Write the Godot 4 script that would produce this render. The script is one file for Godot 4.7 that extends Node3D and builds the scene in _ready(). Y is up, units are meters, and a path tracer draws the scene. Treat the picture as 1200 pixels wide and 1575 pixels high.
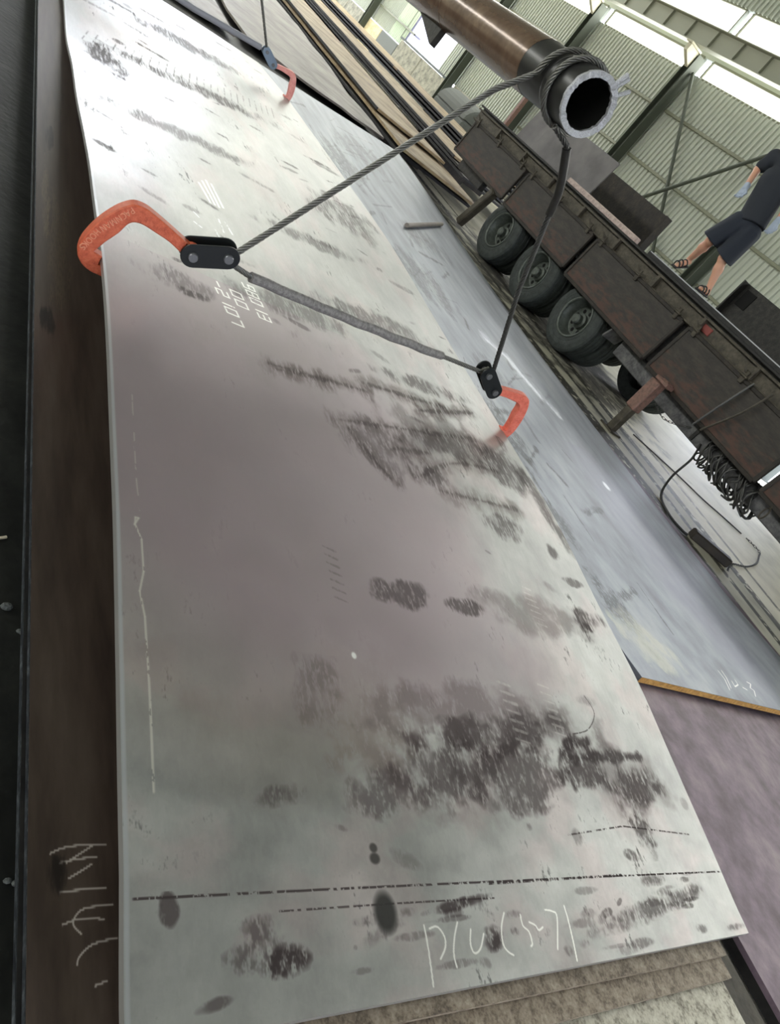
extends Node3D
# A heavy plate yard inside a steel hall: big steel plates on the floor, one of them slung from a
# spreader pipe by four plate hooks, and a flatbed trailer along the right-hand wall.
# Metres, y up; the hall runs along -z, its right wall stands at x = 17.5.

const WALL_X := 17.5
var mats := {}
var used := {}

# ------------------------------------------------------------------ mesh helpers
class Mb:
	var st := SurfaceTool.new()
	func _init() -> void:
		st.begin(Mesh.PRIMITIVE_TRIANGLES)
	func tri(a: Vector3, b: Vector3, c: Vector3, g: int = -1) -> void:   # counter-clockwise seen from outside
		st.set_smooth_group(g)
		for p in [a, c, b]:
			st.set_uv(Vector2.ZERO)
			st.add_vertex(p)
	func quad(a: Vector3, b: Vector3, c: Vector3, d: Vector3, g: int = -1) -> void:
		tri(a, b, c, g)
		tri(a, c, d, g)
	func quad_uv(p: Array, uv: Array, g: int = -1) -> void:
		st.set_smooth_group(g)
		for k in [0, 2, 1, 0, 3, 2]:
			st.set_uv(uv[k])
			st.add_vertex(p[k])
	func box(c: Vector3, s: Vector3, b: Basis = Basis.IDENTITY, ch: float = 0.0) -> void:
		var h := s / 2.0
		var e: float = minf(ch, minf(h.x, minf(h.y, h.z)) * 0.9)
		if e <= 0.0:
			for ax in 3:
				for sg in [-1.0, 1.0]:
					var n := Vector3.ZERO
					var u := Vector3.ZERO
					var v := Vector3.ZERO
					n[ax] = sg * h[ax]
					u[(ax + 1) % 3] = h[(ax + 1) % 3]
					v[(ax + 2) % 3] = h[(ax + 2) % 3] * sg
					quad(c + b * (n - u - v), c + b * (n + u - v), c + b * (n + u + v), c + b * (n - u + v))
			return
		var pt := func(sx: float, sy: float, sz: float, ax: int) -> Vector3:
			var q := Vector3(sx * (h.x - (0.0 if ax == 0 else e)), sy * (h.y - (0.0 if ax == 1 else e)), sz * (h.z - (0.0 if ax == 2 else e)))
			return c + b * q
		for ax in 3:
			for sg in [-1.0, 1.0]:
				var r: Array = []
				for k in [[-1, -1], [1, -1], [1, 1], [-1, 1]]:
					var q := Vector3.ZERO
					q[ax] = sg
					q[(ax + 1) % 3] = k[0]
					q[(ax + 2) % 3] = k[1] * sg
					r.append(pt.call(q.x, q.y, q.z, ax))
				quad(r[0], r[1], r[2], r[3])
		for ax in 3:          # the twelve chamfers, along axis ax
			for k in [[1, 1], [1, -1], [-1, -1], [-1, 1]]:
				var a1 := (ax + 1) % 3
				var a2 := (ax + 2) % 3
				var lo := Vector3.ZERO
				lo[a1] = k[0]
				lo[a2] = k[1]
				var hi := lo
				lo[ax] = -1
				hi[ax] = 1
				var p0: Vector3 = pt.call(lo.x, lo.y, lo.z, a1)
				var p1: Vector3 = pt.call(hi.x, hi.y, hi.z, a1)
				var p2: Vector3 = pt.call(hi.x, hi.y, hi.z, a2)
				var p3: Vector3 = pt.call(lo.x, lo.y, lo.z, a2)
				if k[0] * k[1] < 0:
					quad(p0, p1, p2, p3)
				else:
					quad(p3, p2, p1, p0)
		for sx in [-1.0, 1.0]:
			for sy in [-1.0, 1.0]:
				for sz in [-1.0, 1.0]:
					var p0: Vector3 = pt.call(sx, sy, sz, 0)
					var p1: Vector3 = pt.call(sx, sy, sz, 1)
					var p2: Vector3 = pt.call(sx, sy, sz, 2)
					if sx * sy * sz > 0:
						tri(p0, p1, p2)
					else:
						tri(p0, p2, p1)
	func bar(a: Vector3, b: Vector3, w: float, h: float, up: Vector3 = Vector3.UP, ch: float = 0.0) -> void:
		var z := (b - a).normalized()
		var x := up.cross(z)
		x = x.normalized() if x.length() > 0.001 else Vector3.RIGHT
		box((a + b) / 2.0, Vector3(w, h, (b - a).length()), Basis(x, z.cross(x), z), ch)
	func tube(path: Array, r: float, sides: int = 8, caps: bool = true) -> void:
		var fr := Mb.frames(path)
		var rings: Array = []
		for i in path.size():
			var ring: Array = []
			for k in sides:
				var t := TAU * k / sides
				ring.append(path[i] + (fr[i][0] * cos(t) + fr[i][1] * sin(t)) * r)
			rings.append(ring)
		for i in path.size() - 1:
			for k in sides:
				var j := (k + 1) % sides
				quad(rings[i][k], rings[i][j], rings[i + 1][j], rings[i + 1][k], 1)
		if caps:
			for k in range(1, sides - 1):
				tri(rings[0][0], rings[0][k + 1], rings[0][k])
				var l: Array = rings[path.size() - 1]
				tri(l[0], l[k], l[k + 1])
	static func frames(path: Array) -> Array:
		var out: Array = []
		var n := Vector3.ZERO
		for i in path.size():
			var t: Vector3 = (path[mini(i + 1, path.size() - 1)] - path[maxi(i - 1, 0)]).normalized()
			if i == 0:
				n = t.cross(Vector3(0.13, 0.21, 0.97))
				if n.length() < 0.1:
					n = t.cross(Vector3.UP)
			n = (n - t * n.dot(t)).normalized()
			out.append([n, t.cross(n)])
		return out
	func lathe(prof: Array, xf: Transform3D, segs: int = 32, g: int = 1) -> void:   # prof: Vector2(radius, height along local y), outside on the left going up
		for i in prof.size() - 1:
			for k in segs:
				var a := TAU * k / segs
				var b := TAU * (k + 1) / segs
				var p := func(q: Vector2, t: float) -> Vector3: return xf * Vector3(q.x * cos(t), q.y, -q.x * sin(t))
				var g2 := g + i if g > 0 else -1
				if prof[i].x < 1e-5:
					tri(p.call(prof[i], a), p.call(prof[i + 1], b), p.call(prof[i + 1], a), g2)
				elif prof[i + 1].x < 1e-5:
					tri(p.call(prof[i], a), p.call(prof[i], b), p.call(prof[i + 1], a), g2)
				else:
					quad(p.call(prof[i], a), p.call(prof[i], b), p.call(prof[i + 1], b), p.call(prof[i + 1], a), g2)
	func prism(poly: PackedVector2Array, depth: float, bev: float, xf: Transform3D) -> void:   # outline in local xy, thick along z, bevelled both sides
		var pg := poly
		if Geometry2D.is_polygon_clockwise(pg):
			pg = poly.duplicate()
			pg.reverse()
		var n := pg.size()
		var ins := PackedVector2Array()
		for i in n:
			var d0 := (pg[i] - pg[(i + n - 1) % n]).normalized()
			var d1 := (pg[(i + 1) % n] - pg[i]).normalized()
			var m := (Vector2(-d0.y, d0.x) + Vector2(-d1.y, d1.x))
			m = m.normalized() if m.length() > 0.05 else Vector2(-d0.y, d0.x)
			ins.append(pg[i] + m * bev)
		var idx := Geometry2D.triangulate_polygon(ins)
		if idx.is_empty():
			idx = Geometry2D.triangulate_polygon(pg)
		var h := depth / 2.0
		var at := func(q: Vector2, z: float) -> Vector3: return xf * Vector3(q.x, q.y, z)
		for i in range(0, idx.size(), 3):
			var a := ins[idx[i]]
			var b := ins[idx[i + 1]]
			var c := ins[idx[i + 2]]
			if (b - a).cross(c - a) < 0:
				var s := b
				b = c
				c = s
			tri(at.call(a, h), at.call(b, h), at.call(c, h))
			tri(at.call(a, -h), at.call(c, -h), at.call(b, -h))
		for i in n:
			var j := (i + 1) % n
			quad(at.call(pg[i], -h + bev), at.call(pg[j], -h + bev), at.call(pg[j], h - bev), at.call(pg[i], h - bev))
			if bev > 0:
				quad(at.call(pg[i], h - bev), at.call(pg[j], h - bev), at.call(ins[j], h), at.call(ins[i], h))
				quad(at.call(ins[i], -h), at.call(ins[j], -h), at.call(pg[j], -h + bev), at.call(pg[i], -h + bev))
	func done() -> ArrayMesh:
		st.generate_normals()
		return st.commit()

func numbered(n: String) -> String:
	used[n] = used.get(n, -1) + 1
	return n if used[n] == 0 else "%s_%03d" % [n, used[n]]

func obj(called: String, m: Variant, mat: Material, parent: Node3D = self) -> MeshInstance3D:
	var o := MeshInstance3D.new()
	o.name = numbered(called) if parent == self else called
	o.mesh = m.done() if m is Mb else m
	o.material_override = mat
	parent.add_child(o, true)
	return o

func tag(o: Node, label: String, category: String, group := "") -> Node:
	o.set_meta("label", label)
	o.set_meta("category", category)
	if group != "":
		o.set_meta("group", group)
	return o

func thing(called: String, label: String, category: String, at := Vector3.ZERO, group := "") -> Node3D:
	var o := Node3D.new()
	o.name = numbered(called)
	o.position = at
	add_child(o)
	tag(o, label, category, group)
	return o

func struct(called: String, m: Variant, mat: Material) -> MeshInstance3D:
	var o := obj(called, m, mat)
	o.set_meta("kind", "structure")
	return o

# ------------------------------------------------------------------ textures
func noise_bytes(seed_: int, freq: float, w: int, h: int, oct := 4, warp := 0.0, kind := FastNoiseLite.TYPE_SIMPLEX_SMOOTH) -> PackedByteArray:
	var n := FastNoiseLite.new()
	n.seed = seed_
	n.noise_type = kind
	n.frequency = freq
	n.fractal_octaves = oct
	if warp > 0:
		n.domain_warp_enabled = true
		n.domain_warp_amplitude = warp
		n.domain_warp_frequency = freq * 1.7
	var im := n.get_image(w, h, false, false, true)
	im.convert(Image.FORMAT_L8)
	return im.get_data()

class Tex:
	var w: int
	var h: int
	var d: PackedByteArray
	var grain: PackedByteArray
	var wob: PackedByteArray
	var rough: PackedByteArray
	var map: Callable        # plate x, z -> pixel
	func lay(x: int, y: int, c: Color, a: float) -> void:
		if x < 0 or y < 0 or x >= w or y >= h or a <= 0.0:
			return
		var i := (y * w + x) * 3
		d[i] = int(lerpf(d[i], c.r * 255.0, a))
		d[i + 1] = int(lerpf(d[i + 1], c.g * 255.0, a))
		d[i + 2] = int(lerpf(d[i + 2], c.b * 255.0, a))
		if rough.size() > 0 and c.r < 0.5:
			rough[y * w + x] = int(lerpf(rough[y * w + x], 210.0, a * 0.7))
	func blot(cx: float, cz: float, rx: float, rz: float, c: Color, a: float, thr: float, turn := 0.0) -> void:
		var big := maxf(rx, rz)
		var p0: Vector2 = map.call(cx - big, cz - big)
		var p1: Vector2 = map.call(cx + big, cz + big)
		var ce: Vector2 = map.call(cx, cz)
		var ex: Vector2 = map.call(cx + rx, cz) - ce
		var ez: Vector2 = map.call(cx, cz + rz) - ce
		var kx := maxf(absf(ex.x), 1.0)
		var kz := maxf(absf(ez.y), 1.0)
		var asp := (kz / rz) / (kx / rx)
		for y in range(maxi(0, int(minf(p0.y, p1.y))), mini(h, int(maxf(p0.y, p1.y)) + 1)):
			for x in range(maxi(0, int(minf(p0.x, p1.x))), mini(w, int(maxf(p0.x, p1.x)) + 1)):
				var q := Vector2(x - ce.x, (y - ce.y) / asp).rotated(-turn)
				var r := q.x * q.x / (kx * kx) + q.y * q.y / (kz * kz / asp / asp)
				if thr > 0.0 and wob.size() > 0:
					r += (wob[y * w + x] / 255.0 - 0.42) * 1.5
				if r < 1.0:
					var g: float = grain[y * w + x] / 255.0
					r = maxf(r, 0.0)
					var f := smoothstep(thr - 0.26, thr + 0.22, g + (1.0 - r) * 0.25 - 0.05) if thr > 0.0 else 1.0
					lay(x, y, c, a * minf(1.0, (1.0 - r) * 1.6) * f)
	func line(pts: Array, width: float, c: Color, a: float, gap := 0.0) -> void:   # pts: x0, z0, x1, z1, ... in metres
		for i in range(0, pts.size() - 2, 2):
			var p: Vector2 = map.call(pts[i], pts[i + 1])
			var q: Vector2 = map.call(pts[i + 2], pts[i + 3])
			var mid: Vector2 = map.call((pts[i] + pts[i + 2]) / 2, (pts[i + 1] + pts[i + 3]) / 2)
			var px: float = absf((map.call((pts[i] + pts[i + 2]) / 2 + width / 2, (pts[i + 1] + pts[i + 3]) / 2) - mid).x)
			var pz: float = absf((map.call((pts[i] + pts[i + 2]) / 2, (pts[i + 1] + pts[i + 3]) / 2 + width / 2) - mid).y)
			px = maxf(px, 0.7)
			pz = maxf(pz, 0.7)
			var n := int((q - p).length() / 0.8) + 1
			for s in n + 1:
				var o := p.lerp(q, float(s) / n)
				for y in range(int(floor(o.y - pz)), int(ceil(o.y + pz)) + 1):
					for x in range(int(floor(o.x - px)), int(ceil(o.x + px)) + 1):
						if x < 0 or y < 0 or x >= w or y >= h:
							continue
						var r := Vector2((x - o.x) / px, (y - o.y) / pz).length()
						if r < 1.0 and grain[y * w + x] / 255.0 >= gap:
							lay(x, y, c, a * (1.0 - r * r))
	# a soft broken smear along a line of points, laid once per pixel
	func smear(pts: Array, width: float, c: Color, a: float, thr: float) -> void:
		var p: Array = []
		var lo := Vector2.INF
		var hi := -Vector2.INF
		for i in range(0, pts.size(), 2):
			var q: Vector2 = map.call(pts[i], pts[i + 1])
			p.append(q)
			lo = lo.min(q)
			hi = hi.max(q)
		var k := pts.size() / 4 * 2
		var o: Vector2 = map.call(pts[k], pts[k + 1])
		var sx: float = maxf(absf((map.call(pts[k] + width / 2, pts[k + 1]) - o).x), 1.5)
		var sy: float = maxf(absf((map.call(pts[k], pts[k + 1] - width / 2) - o).y), 1.5)
		var sc := Vector2(1.0 / sx, 1.0 / sy)
		for y in range(maxi(0, int(lo.y - sy * 1.5)), mini(h, int(hi.y + sy * 1.5) + 1)):
			for x in range(maxi(0, int(lo.x - sx * 1.5)), mini(w, int(hi.x + sx * 1.5) + 1)):
				var q := Vector2(x, y) * sc
				var d := 9.0
				for s in p.size() - 1:
					d = minf(d, q.distance_to(Geometry2D.get_closest_point_to_segment(q, p[s] * sc, p[s + 1] * sc)))
				d += (wob[y * w + x] / 255.0 - 0.45) * 1.4
				if d < 1.0:
					d = maxf(d, 0.0)
					var g: float = grain[y * w + x] / 255.0
					lay(x, y, c, a * minf(1.0, (1.0 - d) * 1.5) * smoothstep(thr - 0.24, thr + 0.2, g + (1.0 - d) * 0.2 - 0.05))
	func texture() -> ImageTexture:
		var im := Image.create_from_data(w, h, false, Image.FORMAT_RGB8, d)
		im.generate_mipmaps()
		return ImageTexture.create_from_image(im)

func plain_tex(w: int, h: int, seed_: int, dark: Color, mid: Color, pale: Color, f: float, speck: float, spread := 1.0) -> Tex:
	var t := Tex.new()
	t.w = w
	t.h = h
	var a := noise_bytes(seed_, f, w, h, 5, 30.0)
	var b := noise_bytes(seed_ + 1, f * 4.0, w, h, 4, 12.0)
	t.grain = noise_bytes(seed_ + 2, 0.11, w, h, 3, 6.0)
	t.wob = b
	t.d = PackedByteArray()
	t.d.resize(w * h * 3)
	for i in w * h:
		var v := (a[i] / 255.0 - 0.5) * 1.5 * spread + (b[i] / 255.0 - 0.5) * 0.9 * spread + (t.grain[i] / 255.0 - 0.5) * speck
		var c := mid.lerp(pale, clampf(v, 0, 1)) if v > 0 else mid.lerp(dark, clampf(-v, 0, 1))
		t.d[i * 3] = int(c.r * 255)
		t.d[i * 3 + 1] = int(c.g * 255)
		t.d[i * 3 + 2] = int(c.b * 255)
	t.map = func(x: float, z: float) -> Vector2: return Vector2(x * w, z * h)
	return t

func grey_image(seed_: int, f: float, lo: float, hi: float, w := 512, h := 512) -> ImageTexture:
	var a := noise_bytes(seed_, f, w, h, 5, 20.0)
	for i in a.size():
		a[i] = int(lerpf(lo, hi, a[i] / 255.0) * 255)
	var im := Image.create_from_data(w, h, false, Image.FORMAT_L8, a)
	im.generate_mipmaps()
	return ImageTexture.create_from_image(im)

func mat(c: Color, rough: float, metal := 0.0, spec := 0.5) -> StandardMaterial3D:
	var m := StandardMaterial3D.new()
	m.albedo_color = c
	m.roughness = rough
	m.metallic = metal
	m.metallic_specular = spec
	return m

func tri_mat(t: Tex, size: float, rough: float, metal := 0.0, relief := 0.0) -> StandardMaterial3D:
	var m := mat(Color.WHITE, rough, metal)
	m.albedo_texture = t.texture()
	m.uv1_triplanar = true
	m.uv1_world_triplanar = true
	m.uv1_scale = Vector3.ONE / size
	if relief > 0:
		m.normal_enabled = true
		m.normal_texture = bump
		m.normal_scale = relief
	return m
var bump: ImageTexture

func c8(r: int, g: int, b: int) -> Color:
	return Color8(r, g, b)

# ------------------------------------------------------------------ the lifted plate
const L_LIFT := [[-0.25, 0.0], [-0.5, 0.03], [-0.85, 0.06], [-1.33, 0.107], [-1.87, 0.14], [-2.4, 0.152], [-3.1, 0.136], [-3.44, 0.116], [-4.1, 0.078], [-4.66, 0.052], [-5.3, 0.012], [-6.2, 0.004], [-9.3, 0.03]]
const R_LIFT := [[-0.25, 0.0], [-0.55, 0.04], [-0.8, 0.075], [-1.12, 0.12], [-1.5, 0.15], [-1.92, 0.186], [-2.4, 0.2], [-3.4, 0.212], [-4.6, 0.235], [-5.9, 0.205], [-7.86, 0.15], [-9.3, 0.08]]
const PX0 := 0.61
const PX1 := 2.72
const PLATE_Y := 0.33
func pick(t: Array, z: float) -> float:
	if z >= t[0][0]:
		return t[0][1]
	for i in t.size() - 1:
		if z >= t[i + 1][0]:
			var s: float = (z - t[i][0]) / (t[i + 1][0] - t[i][0])
			var p0: float = t[maxi(i - 1, 0)][1]
			var p3: float = t[mini(i + 2, t.size() - 1)][1]
			return cubic_interpolate(t[i][1], t[i + 1][1], p0, p3, s)
	return t[t.size() - 1][1]
func plate_y(x: float, z: float) -> float:
	return PLATE_Y + lerpf(pick(L_LIFT, z), pick(R_LIFT, z), clampf((x - PX0) / (PX1 - PX0), 0, 1))

# a sheet of steel: f(u, v) gives its top surface, v runs away from the camera
func sheet(f: Callable, nu: int, nv: int, th: float, vmap: Variant = null) -> Mb:
	var b := Mb.new()
	var g: Array = []
	for j in nv + 1:
		var row: Array = []
		for i in nu + 1:
			row.append(f.call(float(i) / nu, float(j) / nv))
		g.append(row)
	var dn := Vector3(0, -th, 0)
	for j in nv:
		for i in nu:
			var v0 := float(j) / nv
			var v1 := float(j + 1) / nv
			if vmap != null:
				v0 = vmap.call(v0)
				v1 = vmap.call(v1)
			var u0 := float(i) / nu
			var u1 := float(i + 1) / nu
			b.quad_uv([g[j][i], g[j][i + 1], g[j + 1][i + 1], g[j + 1][i]], [Vector2(u0, v0), Vector2(u1, v0), Vector2(u1, v1), Vector2(u0, v1)], 1)
			b.quad(g[j + 1][i] + dn, g[j + 1][i + 1] + dn, g[j][i + 1] + dn, g[j][i] + dn, 2)
	for j in nv:
		b.quad(g[j + 1][0] + dn, g[j][0] + dn, g[j][0], g[j + 1][0], 3)
		b.quad(g[j][nu] + dn, g[j + 1][nu] + dn, g[j + 1][nu], g[j][nu], 4)
	for i in nu:
		b.quad(g[0][i] + dn, g[0][i + 1] + dn, g[0][i + 1], g[0][i], 5)
		b.quad(g[nv][i + 1] + dn, g[nv][i] + dn, g[nv][i], g[nv][i + 1], 6)
	return b

# flat plate with four corners (near-left, near-right, far-right, far-left) at a height, a little uneven along its edges
func slab(c: Array, y: float, th: float, seed_: int, wav := 0.012, sag := 0.0, nu := 8, nv := 24) -> Mb:
	var rng := FastNoiseLite.new()
	rng.seed = seed_
	rng.frequency = 0.6
	return sheet(func(u: float, v: float) -> Vector3:
		var p: Vector2 = (c[0] as Vector2).lerp(c[1], u).lerp((c[3] as Vector2).lerp(c[2], u), v)
		return Vector3(p.x + wav * rng.get_noise_2d(v * 14.0, u * 3.0), y + sag * rng.get_noise_2d(p.x * 0.5, p.y * 0.5 + 40.0), p.y), nu, nv, th)

func rope(path: Array, r: float, strands := 6, lay := 0.12, sides := 5) -> Mb:
	# resample evenly, then wind the strands round the line
	var c := Curve3D.new()
	for p in path:
		c.add_point(p)
	var n := maxi(int(c.get_baked_length() / (lay / 9.0)), 4)
	var pts: Array = []
	for i in n + 1:
		pts.append(c.sample_baked(c.get_baked_length() * i / n, false))
	var fr := Mb.frames(pts)
	var b := Mb.new()
	for k in strands:
		var s: Array = []
		for i in n + 1:
			var t := TAU * k / strands + TAU * (c.get_baked_length() * i / n) / lay
			s.append(pts[i] + (fr[i][0] * cos(t) + fr[i][1] * sin(t)) * r * 0.68)
		b.tube(s, r * 0.35, sides)
	return b

func arc_pts(c: Vector3, r: float, a0: float, a1: float, z0: float, z1: float, n: int) -> Array:
	var out: Array = []
	for i in n + 1:
		var t := float(i) / n
		var a := deg_to_rad(lerpf(a0, a1, t))
		out.append(Vector3(c.x + r * cos(a), c.y + r * sin(a), lerpf(z0, z1, t)))
	return out

# ------------------------------------------------------------------ smooth bodies (surface nets over tapered bones)
func body(bones: Array, cell: float, k: float, cuts := []) -> ArrayMesh:
	var lo := Vector3.INF
	var hi := -Vector3.INF
	for b in bones:
		var r: float = maxf(b[2], b[3]) + 3.0 * cell
		for p in [b[0], b[1]]:
			lo = lo.min(p - Vector3.ONE * r)
			hi = hi.max(p + Vector3.ONE * r)
	var n := Vector3i(((hi - lo) / cell).ceil()) + Vector3i.ONE
	var f := PackedFloat32Array()
	f.resize(n.x * n.y * n.z)
	f.fill(1.0)
	for b in bones:
		var A: Vector3 = b[0]
		var B: Vector3 = b[1]
		var ra: float = b[2]
		var rb: float = b[3]
		var fl: Vector3 = b[4] if b.size() > 4 else Vector3.ONE      # flattening of the section
		var pad := maxf(ra, rb) + k + 2.5 * cell
		var i0 := Vector3i(((A.min(B) - Vector3.ONE * pad - lo) / cell).floor()).clamp(Vector3i.ZERO, n - Vector3i.ONE)
		var i1 := Vector3i(((A.max(B) + Vector3.ONE * pad - lo) / cell).ceil()).clamp(Vector3i.ZERO, n - Vector3i.ONE)
		var ab := (B - A) / fl
		var l2 := maxf(ab.length_squared(), 1e-9)
		for z in range(i0.z, i1.z + 1):
			for y in range(i0.y, i1.y + 1):
				var at := (z * n.y + y) * n.x
				for x in range(i0.x, i1.x + 1):
					var p := (lo + Vector3(x, y, z) * cell - A) / fl
					var t := clampf(p.dot(ab) / l2, 0.0, 1.0)
					var d := p.distance_to(ab * t) - lerpf(ra, rb, t)
					var o := f[at + x]
					var h := maxf(k - absf(o - d), 0.0) / k
					f[at + x] = minf(o, d) - h * h * k * 0.25
	for q in cuts:      # flat hems
		for z in n.z:
			for y in n.y:
				for x in n.x:
					var i := (z * n.y + y) * n.x + x
					f[i] = maxf(f[i], (lo + Vector3(x, y, z) * cell - q[0]).dot(q[1]))
	var ids := {}
	var verts := PackedVector3Array()
	var idx := PackedInt32Array()
	var sx := 1
	var sy := n.x
	var sz := n.x * n.y
	for z in n.z - 1:
		for y in n.y - 1:
			for x in n.x - 1:
				var i := z * sz + y * sy + x
				var first := f[i] < 0.0
				var mixed := false
				for c in [1, sy, sy + 1, sz, sz + 1, sz + sy, sz + sy + 1]:
					if (f[i + c] < 0.0) != first:
						mixed = true
						break
				if not mixed:
					continue
				var s := Vector3.ZERO
				var cnt := 0
				for e in [[0, 0, 0, 0], [0, 1, 0, 0], [0, 0, 1, 0], [0, 1, 1, 0], [0, 0, 0, 1], [0, 1, 0, 1], [0, 0, 1, 1], [0, 1, 1, 1], [0, 0, 0, 2], [0, 1, 0, 2], [0, 0, 1, 2], [0, 1, 1, 2]]:
					var p := Vector3.ZERO
					var q := Vector3.ZERO
					var ax: int = e[3]
					p[(ax + 1) % 3] = e[1]
					p[(ax + 2) % 3] = e[2]
					q = p
					q[ax] = 1
					var va := f[i + int(p.x) * sx + int(p.y) * sy + int(p.z) * sz]
					var vb := f[i + int(q.x) * sx + int(q.y) * sy + int(q.z) * sz]
					if (va < 0.0) != (vb < 0.0):
						s += p.lerp(q, va / (va - vb))
						cnt += 1
				ids[i] = verts.size()
				verts.append(lo + (Vector3(x, y, z) + s / cnt) * cell)
	for i in ids:
		for ax in 3:
			var st: int = [sx, sy, sz][ax]
			var u: int = [sy, sz, sx][ax]
			var v: int = [sz, sx, sy][ax]
			if (f[i] < 0.0) == (f[i + st] < 0.0):
				continue
			if not (ids.has(i - u) and ids.has(i - v) and ids.has(i - u - v)):
				continue
			var a: int = ids[i]
			var b: int = ids[i - u]
			var c: int = ids[i - u - v]
			var d: int = ids[i - v]
			if f[i] < 0.0:
				idx.append_array([a, c, b, a, d, c])
			else:
				idx.append_array([a, b, c, a, c, d])
	var tool := SurfaceTool.new()
	tool.begin(Mesh.PRIMITIVE_TRIANGLES)
	tool.set_smooth_group(0)
	for p in verts:
		tool.set_uv(Vector2.ZERO)
		tool.add_vertex(p)
	for i in idx:
		tool.add_index(i)
	tool.generate_normals()
	return tool.commit()

# ------------------------------------------------------------------ scene
func _ready() -> void:
	# camera
	var cam := Camera3D.new()
	cam.name = "camera"
	cam.fov = 68.964
	cam.near = 0.03
	cam.far = 300.0
	cam.transform = Transform3D(Basis(Vector3(0.726, 0.619, 0.299), Vector3(-0.274, 0.660, -0.700), Vector3(-0.631, 0.426, 0.648)).orthonormalized(), Vector3(0, 1.53, 0))
	add_child(cam)
	cam.current = true
	# sky, exposure
	var env := Environment.new()
	var sky := Sky.new()
	var sm := ProceduralSkyMaterial.new()
	sm.sky_top_color = Color(0.88, 0.91, 0.98)
	sm.sky_horizon_color = Color(0.94, 0.95, 1.0)
	sm.ground_bottom_color = Color(0.4, 0.4, 0.4)
	sm.ground_horizon_color = Color(0.9, 0.92, 0.95)
	sm.sky_energy_multiplier = SKY
	sm.ground_energy_multiplier = SKY * 0.5
	sm.sun_angle_max = 0.0
	sky.sky_material = sm
	env.background_mode = Environment.BG_SKY
	env.sky = sky
	env.tonemap_mode = Environment.TONE_MAPPER_LINEAR
	env.tonemap_exposure = EXPOSURE
	env.sdfgi_enabled = true
	env.ssao_enabled = true
	env.ssil_enabled = true
	var we := WorldEnvironment.new()
	we.name = "world"
	we.environment = env
	add_child(we)
	materials()
	hall()
	plates()
	hooks_and_pipe()
	trailer()
	bed_load()
	worker()
	small_things()

const SKY := 2.2
const EXPOSURE := 2.5
const PANE_GLOW := 1.2
const PANE_LIGHT := 1.25

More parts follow.
